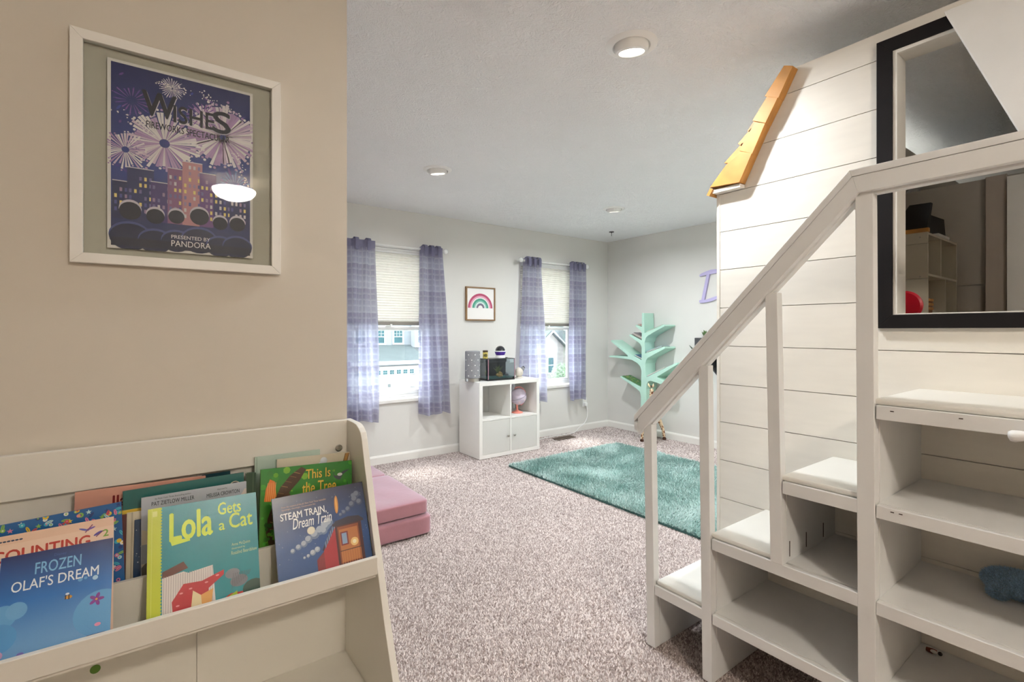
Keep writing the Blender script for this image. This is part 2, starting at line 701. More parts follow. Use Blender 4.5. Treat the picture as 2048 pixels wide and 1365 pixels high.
# ------------------------------------------------------------------ windows
M_VINYL = mat('white_vinyl', '#f1f2f0', 0.35, 0.01, 4)
M_PANE = glass_mat('window_glass', (0.97, 0.99, 0.99), 0.6)
M_BLIND = mat('cellular_shade_fabric', '#f1efe9', 0.8, 0.02, 40)


def translucent(m, col, fac, transp=0.0):
    nt = m.node_tree
    b = nt.nodes['Principled BSDF']
    out = nt.nodes['Material Output']
    tr = nt.nodes.new('ShaderNodeBsdfTranslucent')
    src = b.inputs['Base Color'].links[0].from_socket if b.inputs['Base Color'].links else None
    if src is not None and col is None:
        nt.links.new(src, tr.inputs['Color'])
    else:
        tr.inputs['Color'].default_value = tuple(col) + (1,)
    mx = nt.nodes.new('ShaderNodeMixShader')
    mx.inputs['Fac'].default_value = fac
    nt.links.new(b.outputs[0], mx.inputs[1])
    nt.links.new(tr.outputs[0], mx.inputs[2])
    last = mx
    if transp:
        tp_ = nt.nodes.new('ShaderNodeBsdfTransparent')
        m2 = nt.nodes.new('ShaderNodeMixShader')
        m2.inputs['Fac'].default_value = transp
        nt.links.new(mx.outputs[0], m2.inputs[1])
        nt.links.new(tp_.outputs[0], m2.inputs[2])
        last = m2
    nt.links.new(last.outputs[0], out.inputs['Surface'])
    return last


translucent(M_BLIND, None, 0.25)
M_BRAIL = mat('taupe_rail', '#8d887f', 0.5, 0.03, 8)


def window(i, a, b):
    w = bpy.data.objects.new('window_%d' % i, None)
    scene.collection.objects.link(w)
    w.location = ((a + b) / 2, YW + 0.09, WZ0)
    w['kind'] = 'structure'
    w['label'] = 'white double hung window with cellular shade ' + ('nearest the hallway wall' if i == 1 else 'beside the corner')
    fr = MB()
    t = 0.045
    yf0, yf1 = YW + 0.075, YW + 0.148
    fr.box(a, a + t, yf0, yf1, WZ0 + 0.001, WZ1).box(b - t, b, yf0, yf1, WZ0 + 0.001, WZ1)
    fr.box(a + t, b - t, yf0, yf1, WZ0 + 0.001, WZ0 + 0.03).box(a + t, b - t, yf0, yf1, WZ1 - t, WZ1)
    fr.build('window_frame', M_VINYL, w, bevel=0.003)
    zm = 1.285
    for nm, zz0, zz1, ya in (('lower_sash', WZ0 + 0.03, zm + 0.02, yf0 + 0.008), ('upper_sash', zm - 0.02, WZ1 - t, yf0 + 0.042)):
        s_ = MB()
        q = 0.035
        s_.box(a + t, a + t + q, ya, ya + 0.028, zz0, zz1).box(b - t - q, b - t, ya, ya + 0.028, zz0, zz1)
        s_.box(a + t + q, b - t - q, ya, ya + 0.028, zz0, zz0 + 0.042).box(a + t + q, b - t - q, ya, ya + 0.028, zz1 - 0.03, zz1)
        so = s_.build(nm, M_VINYL, w, bevel=0.002)
        MB().box(a + t + q, b - t - q, ya + 0.010, ya + 0.016, zz0 + 0.042, zz1 - 0.03).build('pane', M_PANE, so)
    MB().box((a + b) / 2 - 0.03, (a + b) / 2 + 0.03, yf0 - 0.004, yf0 + 0.02, zm + 0.02, zm + 0.034).build('sash_lock', M_VINYL, w, bevel=0.003)
    sl = MB().box(a - 0.012, b + 0.012, YW - 0.022, YW, WZ0 - 0.032, WZ0 - 0.0).box(a + 0.0005, b - 0.0005, YW, YW + 0.0745, WZ0 + 0.0004, WZ0 + 0.008)
    sl.build('window_sill', M_TRIM, w, bevel=0.004)
    return w


for i, (a, b) in enumerate(WIN):
    window(i + 1, a, b)


def shade(a, b, label):
    t = thing('cellular_shade', label, 'window shade', ((a + b) / 2, YW + 0.03, WZ1), 'half raised cellular shades')
    MB().box(a + 0.006, b - 0.006, YW + 0.008, YW + 0.058, WZ1 - 0.045, WZ1 - 0.002).build('headrail', M_VINYL, t, bevel=0.003)
    zt, zb = WZ1 - 0.045, 1.352
    n = 27
    poly = []
    for k in range(2 * n + 1):
        poly.append((YW + (0.014 if k % 2 else 0.028), zt + (zb - zt) * k / (2 * n)))
    back = [(YW + 0.052 - (p[0] - YW - 0.014) * 0.9, p[1]) for p in reversed(poly)]
    MB().prism(poly + back, 'x', a + 0.009, b - 0.009).build('pleated_fabric', M_BLIND, t)
    MB().box(a + 0.008, b - 0.008, YW + 0.012, YW + 0.054, zb - 0.034, zb).build('bottom_rail', M_BRAIL, t, bevel=0.004)
    cx = (a + b) / 2
    cord = MB()
    pts = [(a + 0.1 + (b - a - 0.2) * k / 16, YW + 0.02, zb - 0.036 - 0.022 * math.sin(math.pi * k / 16)) for k in range(17)]
    cord.tube(pts, 0.0025, 5)
    cord.build('pull_cord', M_VINYL, t)
    MB().box(cx - 0.010, cx + 0.010, YW + 0.004, YW + 0.0115, zb - 0.046, zb - 0.022).build('pull_tab', M_VINYL, t, bevel=0.003)


shade(*WIN[0], 'half raised white cellular shade in the window nearest the hallway wall')
shade(*WIN[1], 'half raised white cellular shade in the window beside the room corner')


# ---- curtains ------------------------------------------------------------------
def curtain_mat():
    m = mat('sheer_lavender_plaid', '#9795af', 0.9, 0.06, 30)
    nt = m.node_tree
    b = nt.nodes['Principled BSDF']
    uv = nt.nodes.new('ShaderNodeUVMap')
    sp = nt.nodes.new('ShaderNodeSeparateXYZ')
    nt.links.new(uv.outputs[0], sp.inputs[0])
    no = nt.nodes.new('ShaderNodeTexNoise')
    no.inputs['Scale'].default_value = 25
    nt.links.new(uv.outputs[0], no.inputs['Vector'])

    def stripe(sock, period, lo, hi):
        ad = nt.nodes.new('ShaderNodeMath'); ad.operation = 'MULTIPLY_ADD'
        ad.inputs[1].default_value = 0.012
        nt.links.new(no.outputs['Fac'], ad.inputs[0])
        nt.links.new(sock, ad.inputs[2])
        dv = nt.nodes.new('ShaderNodeMath'); dv.operation = 'DIVIDE'; dv.inputs[1].default_value = period
        nt.links.new(ad.outputs[0], dv.inputs[0])
        fr = nt.nodes.new('ShaderNodeMath'); fr.operation = 'FRACT'
        nt.links.new(dv.outputs[0], fr.inputs[0])
        mr = nt.nodes.new('ShaderNodeMapRange'); mr.interpolation_type = 'SMOOTHSTEP'
        mr.inputs[1].default_value = lo; mr.inputs[2].default_value = hi
        nt.links.new(fr.outputs[0], mr.inputs[0])
        return mr.outputs[0]
    s1 = stripe(sp.outputs[1], 0.056, 0.55, 0.95)
    s2 = stripe(sp.outputs[0], 0.062, 0.55, 0.95)
    mx = nt.nodes.new('ShaderNodeMath'); mx.operation = 'MAXIMUM'
    nt.links.new(s1, mx.inputs[0]); nt.links.new(s2, mx.inputs[1])
    big = stripe(sp.outputs[1], 0.225, 0.25, 0.75)
    base = b.inputs['Base Color'].links[0].from_socket
    m1 = nt.nodes.new('ShaderNodeMixRGB'); m1.inputs[2].default_value = tuple(hexc('#a7a8bf')) + (1,)
    nt.links.new(big, m1.inputs['Fac']); nt.links.new(base, m1.inputs[1])
    m2 = nt.nodes.new('ShaderNodeMixRGB'); m2.inputs[2].default_value = tuple(hexc('#dedee9')) + (1,)
    sc = nt.nodes.new('ShaderNodeMath'); sc.operation = 'MULTIPLY'; sc.inputs[1].default_value = 0.24
    nt.links.new(mx.outputs[0], sc.inputs[0])
    nt.links.new(sc.outputs[0], m2.inputs['Fac']); nt.links.new(m1.outputs[0], m2.inputs[1])
    nt.links.new(m2.outputs[0], b.inputs['Base Color'])
    translucent(m, None, 0.5, 0.14)
    return m


M_CURT = curtain_mat()
M_ROD = mat('white_rod', '#e6e6e2', 0.35, 0.02, 8)
M_ACR = mat('frosted_finial', '#eef0ee', 0.15, 0.02, 8, coat=0.6)


def curtain(label, xt0, xt1, xb0, xb1, zb, ph, nf, amp=0.036):
    t = thing('curtain', label, 'curtain', ((xt0 + xt1) / 2, YW - 0.075, zb), 'lavender plaid curtains')
    nu, nv = 90, 40
    vs, fs, uvs = [], [], []
    zt = 2.092
    for j in range(nv + 1):
        s = j / nv
        z = zt + (zb - zt) * s
        e = s ** 1.15
        for i in range(nu + 1):
            u = i / nu
            a = xt0 + (xb0 - xt0) * e
            b = xt1 + (xb1 - xt1) * e
            x = a + (b - a) * u + 0.006 * math.sin(u * 11 + s * 4 + ph)
            am = amp * (0.55 + 0.6 * s)
            y = YW - 0.092 + am * math.sin(2 * math.pi * nf * u + ph + 0.8 * math.sin(3 * s + ph)) + 0.010 * math.sin(7 * u + 5 * s + ph)
            zz = z + (0.014 * math.sin(2 * math.pi * nf * u * 0.5 + ph) if j == nv else 0)
            vs.append((x, min(y, YW - 0.028), zz))
            uvs.append((u * (xt1 - xt0) * 2.0, s * 1.68))
    for j in range(nv):
        for i in range(nu):
            k = j * (nu + 1) + i
            fs.append((k, k + 1, k + nu + 2, k + nu + 1))
    m_ = MB()
    m_.add(vs, fs)
    me = bpy.data.meshes.new('panel')
    me.from_pydata(vs, [], fs)
    ul = me.uv_layers.new(name='UVMap')
    for l in me.loops:
        ul.data[l.index].uv = uvs[l.vertex_index]
    me.materials.append(M_CURT)
    for p in me.polygons:
        p.use_smooth = True
    o = bpy.data.objects.new('panel', me)
    link(o, t)
    # header band and rod pocket tabs
    hb = []
    for i in range(nu + 1):
        x, y, z = vs[i]
        hb.append((x, min(y, YW - 0.094) - 0.006))
    hd = MB()
    n_ = len(hb)
    hv = [(x, y, 2.096) for x, y in hb] + [(x, y, 2.028) for x, y in hb]
    hd.add(hv, [(i, i + 1, n_ + i + 1, n_ + i) for i in range(n_ - 1)])
    ho = hd.build('header_band', M_CURT, t, smooth=True)
    for k in range(3):
        cx = xt0 + (xt1 - xt0) * (0.2 + 0.3 * k)
        tb = MB()
        pr_ = [(YW - 0.140, 2.0), (YW - 0.142, 2.085), (YW - 0.128, 2.108), (YW - 0.095, 2.116), (YW - 0.055, 2.106), (YW - 0.05, 2.05), (YW - 0.054, 2.05), (YW - 0.06, 2.10),
               (YW - 0.096, 2.11), (YW - 0.124, 2.102), (YW - 0.137, 2.085), (YW - 0.135, 2.0)]
        tb.prism(pr_, 'x', cx - 0.017, cx + 0.017)
        tb.build('hanging_tab', M_CURT, t)
    return t


curtain('lavender plaid sheer curtain cut off by the hallway wall edge', 1.31, 1.68, 1.31, 1.705, 0.425, 0.4, 3.5)
curtain('lavender plaid sheer curtain between the garage view and the rainbow picture', 2.128, 2.372, 2.138, 2.462, 0.432, 2.1, 2.5)
curtain('lavender plaid sheer curtain hanging behind the white cube cabinet', 3.425, 3.672, 3.35, 3.742, 0.425, 1.2, 2.6)
curtain('lavender plaid sheer curtain beside the room corner above the outlet', 4.128, 4.378, 4.134, 4.392, 0.415, 3.3, 2.4)


def rod(x0, x1, label):
    t = thing('curtain_rod', label, 'curtain rod', ((x0 + x1) / 2, YW - 0.085, 2.058), 'white curtain rods')
    z, y = 2.068, YW - 0.085
    MB().tube([(x0, y, z), (x1, y, z)], 0.009, 10).build('rod', M_ROD, t, smooth=True)
    for x, sg in ((x0, -1), (x1, 1)):
        MB().ball((x + sg * 0.024, y, z), 0.028, 16, 10).build('finial', M_ACR, t, smooth=True)
        MB().box(x - 0.012 + sg * -0.03, x + 0.012 + sg * -0.03, y + 0.004, YW, z - 0.012, z + 0.004).build('bracket', M_ROD, t, bevel=0.002)


rod(1.34, 2.392, 'white curtain rod with round clear finials over the garage view window')
rod(3.405, 4.405, 'white curtain rod with round clear finials over the corner window')

# ------------------------------------------------------------------ hall bookshelf
bs = thing('display_bookshelf', 'white display bookshelf with tilted pockets against the hallway wall', 'bookshelf', (0.1, 1.40, 0))
BX0 = -0.75
prof = [(1.535, 0.0), (1.06, 0.0), (1.085, 0.20), (1.160, 0.388), (1.215, 0.507), (1.275, 0.661), (1.300, 0.721), (1.386, 0.958), (1.396, 0.975),
        (1.413, 0.986), (1.432, 0.993), (1.455, 0.995), (1.535, 0.995)]
MB().prism(prof, 'x', 0.487, 0.505).build('side_panel', M_SHELF, bs, bevel=0.0015)
MB().prism(prof, 'x', BX0 - 0.018, BX0).build('side_panel', M_SHELF, bs, bevel=0.0015)
MB().box(BX0, 0.487, 1.512, 1.530, 0.896, 0.995).build('top_rail', M_SHELF, bs, bevel=0.0012)
MB().box(BX0, 0.0985, 1.531, 1.537, 0.27, 0.90).build('back_panel', M_SHELF, bs)
MB().box(0.0995, 0.487, 1.531, 1.537, 0.27, 0.90).build('back_panel', M_SHELF, bs)
MB().box(BX0, 0.487, 1.262, 1.276, 0.620, 0.667).build('front_rail', M_SHELF, bs, bevel=0.0015)
MB().box(BX0, 0.487, 1.276, 1.376, 0.608, 0.622).build('pocket_floor', M_SHELF, bs)
MB().box(BX0, 0.487, 1.362, 1.374, 0.622, 0.721).build('middle_rail', M_SHELF, bs, bevel=0.0012)
MB().box(BX0, 0.487, 1.374, 1.530, 0.655, 0.667).build('pocket_floor', M_SHELF, bs)
MB().box(BX0, 0.487, 1.13, 1.530, 0.264, 0.280).build('bottom_shelf', M_SHELF, bs, bevel=0.001)
MB().box(BX0, 0.487, 1.10, 1.114, 0.23, 0.275).build('front_rail', M_SHELF, bs, bevel=0.0015)
b_ = at(677.5, 896.5, y=1.512)
MY = Matrix.Rotation(R(90), 3, 'X')
MB().lathe([(0.0105, 0), (0.0105, 0.0015), (0.008, 0.003), (0.005, 0.003), (0.004, 0.0015), (0.001, 0.0015)], b_, 20, MY).build('steel_bolt', M_STEEL, bs, smooth=False)
MB().lathe([(0.010, 0), (0.010, 0.001)], (-0.105, 1.5305, 0.462), 20, MY).build('green_sticker', mat('leaf_green_vinyl', '#5f8a2f', 0.5), bs)


def quad_book(name, label, TL, TR, BL, thick, cover, spine=None, group=None, parts=True, pages=True, glossy=True):
    """book given by three cover corners; returns (thing, Art for the cover)"""
    TL, TR, BL = Vector(TL), Vector(TR), Vector(BL)
    U, V = TR - TL, TL - BL
    V = V - U.normalized() * V.dot(U.normalized())
    BL = TL - V
    N = U.cross(V).normalized()
    t = thing(name, label, 'book', tuple(BL), group)
    un, vn = U.normalized(), V.normalized()
    cm = mat('cover_' + cover.strip('#'), cover, 0.35, 0.05, 20, coat=0.3)
    c = MB()
    e = 0.0016
    c.obox(BL - N * e, U, V, N * e)
    c.obox(BL - N * thick, U, V, N * e)
    c.obox(BL - N * thick - un * 0.0012, un * 0.0024, V, N * thick)
    c.build('cover', cm, t)
    if thick > 0.004:
        MB().obox(BL - N * (thick - e) + un * 0.001 + vn * 0.002, U - un * 0.004, V - vn * 0.004, N * (thick - 2 * e)).build('pages', M_PAGE, t)
    return t, Art(BL, U, V)


INK = ink_mat('glossy_cover_ink', 0.3, 0.2)
SHELF_BOOKS = 'picture books in the hallway bookshelf'
ZF, ZR = 0.624, 0.669          # floors of the front and rear pockets


def place(u0, v0, u1, v1, yt, yb, zb):
    """top-left and top-right photo pixels on the plane y=yt; the foot rests at (yb, zb)"""
    a, b = at(u0, v0, y=yt), at(u1, v1, y=yt)
    return a, b, Vector((a.x - (b.z - a.z) * -0.0, yb, zb))


# --- rear pocket, back to front
def simple_book(px, yt, yb, zb, thick, cover, label):
    a, b, c = place(*px, yt, yb, zb)
    return quad_book('picture_book', label, a, b, c, thick, cover, group=SHELF_BOOKS)


t, A = simple_book((405, 951.5, 460.7, 943), 1.505, 1.495, ZR, 0.006, '#12343c', 'dark navy book edge showing behind the pink and teal covers')
A.rect(0, 0, 1, 1, '#12363e').line((0, .93), (1, .93), .02, '#0c2229'); A.build('cover_print', t, INK)
t, A = simple_book((151.2, 986, 411.3, 952.5), 1.492, 1.478, ZR, 0.007, '#d39a86', 'pink picture book with dark red letters, rearmost on the upper pocket')
A.rect(0, 0, 1, 1, '#d99f8b').poly([(0, .3), (.3, .75), (.55, .6), (.4, .3)], '#cf927f').text('lla', .265, .81, .372, .92, '#7c1a17', .03)
A.build('cover_print', t, INK)
t, A = simple_book((493, 948, 512, 945.5), 1.488, 1.474, ZR, 0.012, '#3b5340', 'narrow dark green book with yellow pages between teal and pale green books')
A.rect(0, 0, 1, 1, '#3f5744').rect(.1, .3, .22, .62, '#c9a63c').rect(.35, .3, .5, .6, '#b8963a').rect(.68, 0, .74, 1, '#6b7f63'); A.build('cover_print', t, INK)
t, A = simple_book((510.9, 915.3, 640, 899.5), 1.50, 1.484, ZR, 0.007, '#b4c6b8', 'pale sage green tall book behind the bird cover')
A.rect(0, 0, 1, 1, '#b4c8bb').line((.02, 0), (.02, 1), .012, '#90a596').disc(.5, .6, .3, '#c3d2c4'); A.build('cover_print', t, INK)
t, A = simple_book((554.9, 919.7, 700, 904.3), 1.486, 1.466, ZR, 0.007, '#d9cfb8', 'cream book with white cloud shapes and a brown bar at its corner')
A.rect(0, 0, 1, 1, '#dacfb9')
for (a, b, r) in ((.40, .80, .10), (.48, .84, .06), (.34, .76, .08), (.60, .86, .075), (.62, .93, .05), (.66, .82, .08), (.52, .74, .16)):
    A.disc(a, b, r, '#e6eaf0')
A.poly([(.85, .72), (.93, .99), (.985, .99), (.9, .72)], '#b98a4c').line((.85, .72), (.93, .99), .008, '#5b3a1e').line((.9, .72), (.985, .99), .008, '#5b3a1e')
A.build('cover_print', t, INK)
t, A = simple_book((246.5, 983.7, 487.5, 945.3), 1.470, 1.442, ZR, 0.008, '#1d5a54', 'teal book with a round seal near its top corner')
A.grad(0, 0, 1, 1, '#17494a', '#1f6560').disc(.915, .86, .052, '#cfc7ad').disc(.915, .86, .044, '#33302c').disc(.91, .855, .03, '#8a8273').disc(.92, .87, .014, '#5b2f26')
A.poly([(.5, .74), (.56, .79), (.62, .74)], '#0f2c30'); A.build('cover_print', t, INK)
t, A = simple_book((240, 1023, 300, 1013.5), 1.462, 1.436, ZR, 0.006, '#d9b53a', 'thin yellow bordered book peeking out between blue and grey covers')
A.rect(0, 0, 1, 1, '#ddb93c').rect(0, 0, .12, .86, '#7c2f2a').rect(.12, 0, 1, .86, '#d8ccb0'); A.build('cover_print', t, INK)
t, A = simple_book((243.5, 1031, 300, 1022), 1.452, 1.424, ZR, 0.006, '#5b2a28', 'maroon book edge right behind the blue patterned book')
A.rect(0, 0, 1, 1, '#6a3431').rect(.05, .3, .15, .5, '#8d4a40'); A.build('cover_print', t, INK)
t, A = simple_book((255, 1027, 310, 1018), 1.445, 1.416, ZR, 0.006, '#cfc4ac', 'cream page edged book next to the maroon one')
A.rect(0, 0, 1, 1, '#d6cbb2').rect(.14, 0, .2, 1, '#b5aa93').rect(.28, 0, .32, .92, '#c2b79f'); A.build('cover_print', t, INK)
t, A = simple_book((270.5, 1041, 330, 1031), 1.438, 1.409, ZR, 0.005, '#1d3a5c', 'dark blue starry book beside the pale blue author cover')
A.rect(0, 0, 1, 1, '#1f3f63')
for k in range(26):
    A.disc(random.random(), random.random(), .012 + .02 * random.random(), '#b9c3cc', n=6)
A.build('cover_print', t, INK)
t, A = simple_book((283.8, 996.9, 492.6, 963.5), 1.430, 1.402, ZR, 0.008, '#b3b8c2', 'pale blue grey book with two author names across its top')
A.rect(0, 0, 1, 1, '#b7bcc7').poly([(0, 0), (0, .66), (.16, .6), (.3, .45), (.4, 0)], '#c7bca8').poly([(.85, .70), (.98, .92), (1, .92), (1, .66)], '#d9cdc4')
A.rect(0, .30, .22, .5, '#8f959e').disc(.1, .2, .12, '#55504a').disc(.24, .735, .05, '#2c3a50', .015).disc(.53, .735, .05, '#2c3a50', .015).disc(.78, .735, .04, '#20406a', .015)
A.text('by New York Times bestselling author', .115, .955, .445, .977, '#2a2f3a').text('PAT ZIETLOW MILLER', .085, .895, .475, .938, '#2a2f3a', .008)
A.text('illustrated by', .70, .948, .80, .970, '#2a2f3a').text('MELISSA CROWTON', .595, .885, .925, .928, '#2a2f3a', .008); A.build('cover_print', t, INK)

# the green bird book leans right
a, b, c = place(522.5, 940, 716, 919, 1.450, 1.408, ZR)
b.x = min(b.x, 0.480)
t, A = quad_book('picture_book', 'green picture book with a brown hawk wing and yellow title lettering', a, b, c, 0.008, '#3c7f22', group=SHELF_BOOKS)
A.grad(0, 0, 1, 1, '#4f8a1c', '#2c8030')
for k in range(90):
    x, y = random.random(), random.random()
    A.disc(x, y, .01 + .03 * random.random(), random.choice(['#4aa12f', '#3b8f2b', '#6cab2e', '#2d7a2a', '#7db53c']), n=7, same=(k % 6 != 0))
wing = [(.42, .985), (.30, .90), (.20, .78), (.13, .62), (.075, .45), (.06, .30), (.10, .12), (.19, .02), (.26, .1), (.22, .3), (.21, .45), (.24, .60), (.30, .72), (.40, .83), (.47, .95)]
A.poly(wing, '#4a3220')
for (x0, y0) in ((.37, .92), (.33, .88), (.28, .83), (.24, .78), (.20, .71), (.17, .64), (.15, .56), (.14, .48), (.13, .40), (.13, .32), (.14, .24), (.16, .15)):
    A.line((x0 - .03, y0 + .01), (x0 + .035, y0 - .012), .006, random.choice(['#8a6a41', '#b08a55', '#6b4c2c']))
A.poly([(.035, .64), (.05, .78), (.09, .88), (.14, .85), (.16, .68), (.1, .63)], '#e07a2a')
for k in range(5):
    A.line((.06 + .02 * k, .64), (.07 + .02 * k, .84), .006, '#f3b468')
A.disc(.27, .67, .035, '#5a3f28').poly([(.29, .67), (.34, .645), (.29, .655)], '#d8c49a')
for k in range(34):
    A.disc(.05 + .12 * random.random(), .05 + .35 * random.random(), .008 + .018 * random.random(), random.choice(['#2d5c1d', '#3f7a24', '#5f9a2c']), n=6, same=(k % 5 != 0))
for args in (('This Is', .47, .835, .745, .945), ('the Tree', .43, .66, .81, .80), ('We', .46, .515, .62, .62)):
    A.text(args[0], args[1] + .006, args[2] - .008, args[3] + .006, args[4] - .008, '#2a6a22', .02)
    A.text(args[0], *args[1:], '#ecc04a', .012)
A.poly([(.77, .97), (.79, .84), (.84, .83), (.89, .88), (.98, .90), (.89, .84), (.86, .78), (.82, .79), (.785, .82)], '#454c50').disc(.855, .845, .03, '#d9dbd6', .018)
A.poly([(.92, .55), (.945, .76), (.965, .55)], '#1d3a2a').poly([(.86, .52), (.9, .62), (.93, .52)], '#2a3b3a')
A.build('cover_print', t, INK)

# blue patterned book
a, b, c = place(-25, 1057, 242.3, 1004.5, 1.425, 1.392, ZR)
t, A = quad_book('picture_book', 'blue book with a border of shells, leaves and stars, tallest beside the counting book', a, b, c, 0.009, '#1c5a96', group=SHELF_BOOKS)
A.rect(0, 0, 1, 1, '#1d5f9c')
pal = ['#e8c33c', '#d9534f', '#3fb3c9', '#e9e6da', '#8fc05a', '#243d7a', '#e07fa0', '#bfe0e0']
rr = random.Random(3)
for k in range(320):
    x, y = rr.random(), rr.random()
    if 0.10 < x < 0.88 and y < 0.85:
        continue
    c_ = rr.choice(pal)
    q = rr.random()
    if q < .35:
        A.disc(x, y, .014 + .012 * rr.random(), c_, n=9).disc(x, y, .008, rr.choice(pal), n=7)
    elif q < .7:
        th = rr.random() * 6.28
        A.disc(x, y, .032, c_, .013, n=10, rot=th).line((x - .025 * math.cos(th), y - .025 * math.sin(th) * A.asp), (x + .025 * math.cos(th), y + .025 * math.sin(th) * A.asp), .003, '#1d3f6c')
    else:
        A.poly([(x + (.026 if j % 2 == 0 else .011) * math.cos(j * .628 + .3), y + (.026 if j % 2 == 0 else .011) * math.sin(j * .628 + .3) * A.asp) for j in range(10)], c_)
A.build('cover_print', t, INK)

# --- front pocket
a, b, c = place(-30, 1080.5, 227.7, 1033.5, 1.385, 1.302, ZF)
t, A = quad_book('picture_book', 'cream counting book with red capitals behind the blue icy book', a, b, c, 0.006, '#e3c4ad', group=SHELF_BOOKS)
A.rect(0, 0, 1, 1, '#e8c9b1').rect(0, .93, 1, 1, '#e3bfa5')
A.text('COUNTING', .055, .80, .80, .885, '#b3301f', .035)
A.disc(.80, .935, .045, '#6b4fa0', .010, rot=.3).disc(.75, .935, .045, '#5a5aa8', .010, rot=-.4).line((.76, .91), (.82, .965), .01, '#7b2f5a')
A.disc(.865, .885, .04, '#4a3f8f', .012, rot=.5).line((.85, .86), (.91, .90), .010, '#6b2a4f')
A.text('2', .91, .85, .955, .905, '#6f9a2f', .03)
for k in range(7):
    A.disc(.08 + .03 * k, .955, .014, '#1f3350', .008)
A.build('cover_print', t, INK)

a, b, c = place(4.4, 1117.7, 226.4, 1076, 1.368, 1.282, ZF)
t, A = quad_book('picture_book', 'deep blue storybook with icy title and white script, front row', a, b, c, 0.006, '#1b4e9a', group=SHELF_BOOKS)
A.grad(0, .60, 1, 1, '#1f6db8', '#13235e').grad(0, .0, 1, .60, '#7fb3da', '#1f6db8')
for (x, y, r, c_) in ((.05, .5, .12, '#5fa0d2'), (.03, .33, .15, '#4d93cb'), (.9, .35, .25, '#5b9dcf'), (.84, .665, .026, '#a9d0e8'), (.70, .675, .022, '#5d9fd0'), (.75, .68, .016, '#5d9fd0'), (.16, .53, .09, '#6aa7d6')):
    A.disc(x, y, r, c_, n=24)
A.text('Disney', .45, .925, .56, .955, '#3d5c9c').text('FROZEN', .29, .805, .70, .905, '#7fb9e0', .01).text("OLAF'S DREAM", .10, .685, .87, .775, '#e9f0f4', .006)
A.disc(.60, .545, .035, '#d19a3a', .02).line((.575, .53), (.575, .565), .012, '#3a2a1c').line((.605, .525), (.605, .565), .012, '#3a2a1c').disc(.59, .575, .018, '#d5e2ea', .012)
for k in range(5):
    th = k * 1.256
    A.disc(.86 + .04 * math.cos(th), .47 + .04 * math.sin(th) * A.asp, .034, '#7b2f8a', .018, rot=th)
A.disc(.86, .47, .012, '#d9a03a')
A.disc(.88, .25, .03, '#d98aa8', .02).disc(.22, .17, .03, '#7a6cb8', .02).disc(.24, .03, .09, '#e39a3a', .05)
A.poly([(0, 0), (0, .08), (.12, .05), (.2, 0)], '#7fae3f').disc(.02, .2, .06, '#c59ac4', .05)
A.rect(.78, .135, .95, .175, '#2a2a6a').rect(.78, .115, .95, .14, '#b5405a')
A.build('cover_print', t, INK)

a, b, c = place(297, 1020, 511.7, 984.8, 1.370, 1.280, ZF)
t, A = quad_book('picture_book', 'turquoise picture book with a lime spine and yellow hand lettered title', a, b, c, 0.009, '#b9c52a', group=SHELF_BOOKS)
A.rect(0, 0, 1, 1, '#12868f').rect(0, 0, .105, 1, '#bfca2c')
for k in range(40):
    y = k / 40
    A.poly([(.105, y), (.118, y + .0125), (.105, y + .025)], '#bfca2c', same=(k > 0))
A.rect(.035, .93, .075, .975, '#d9de7a').line((.03, .0), (.03, 1), .004, '#d6dd62')
A.text('Lola', .185, .70, .56, .93, '#cfe23a', .03).text('Gets', .62, .85, .84, .955, '#c3d93a', .02)
A.text('a', .625, .715, .68, .775, '#c3d93a', .02).text('Cat', .725, .715, .95, .845, '#c3d93a', .02)
A.poly([(.185, .71), (.2, .665), (.36, .68), (.355, .70), (.24, .71)], '#cfe23a')
A.text('Anna McQuinn', .74, .555, .92, .585, '#b7d3a0').text('illustrated by', .74, .525, .87, .545, '#b7d3a0').text('Rosalind Beardshaw', .735, .485, .985, .515, '#b7d3a0')
# plain bedding and cushions in the cover's colours
A.poly([(.12, .47), (.30, .52), (.34, .46), (.12, .41)], '#5a2a1c')
A.poly([(.12, .10), (.12, .42), (.30, .44), (.34, .42), (.56, .44), (.58, .12)], '#d9d2cd')
for k in range(22):
    A.line((.13 + .02 * k, .12), (.135 + .02 * k, .43), .004, '#a59a98', same=(k > 0))
A.poly([(.22, .0), (.20, .22), (.30, .34), (.46, .33), (.66, .38), (.66, .34), (.52, .26), (.5, .0)], '#b5202c')
for (x, y) in ((.25, .18), (.28, .27), (.36, .29), (.5, .31), (.6, .345), (.27, .08)):
    A.disc(x, y, .016, '#e08a8f', .008)
A.poly([(.24, .0), (.26, .12), (.42, .16), (.58, .14), (.62, .08), (.6, .0)], '#1f2b6a')
for (x, y) in ((.33, .09), (.46, .06), (.55, .11)):
    A.disc(x, y, .022, '#c9c4d2', .009, rot=.6)
A.poly([(.36, .13), (.38, .27), (.45, .22), (.56, .25), (.54, .12), (.46, .09)], '#e5a85a').poly([(.38, .27), (.45, .22), (.46, .12), (.365, .14)], '#e9d7a8')
A.poly([(.6, .0), (.6, .12), (.72, .17), (.9, .16), (1, .1), (1, 0)], '#c93a2a').poly([(.66, .06), (.7, .15), (.78, .18), (.78, .12)], '#b8cf3a')
A.poly([(.12, 0), (.2, .08), (.34, .07), (.42, 0)], '#d9a03a').poly([(.3, 0), (.36, .05), (.48, .05), (.52, 0)], '#8fae6a')
A.disc(.94, .17, .11, '#22463a', .09).disc(.80, .26, .085, '#6f747c', .06).disc(.74, .33, .07, '#7c8188', .05)
for k in range(10):
    A.line((.73 + .018 * k, .20 + .01 * k), (.75 + .018 * k, .33), .004, '#4b5058', same=(k > 0))
A.build('cover_print', t, INK)

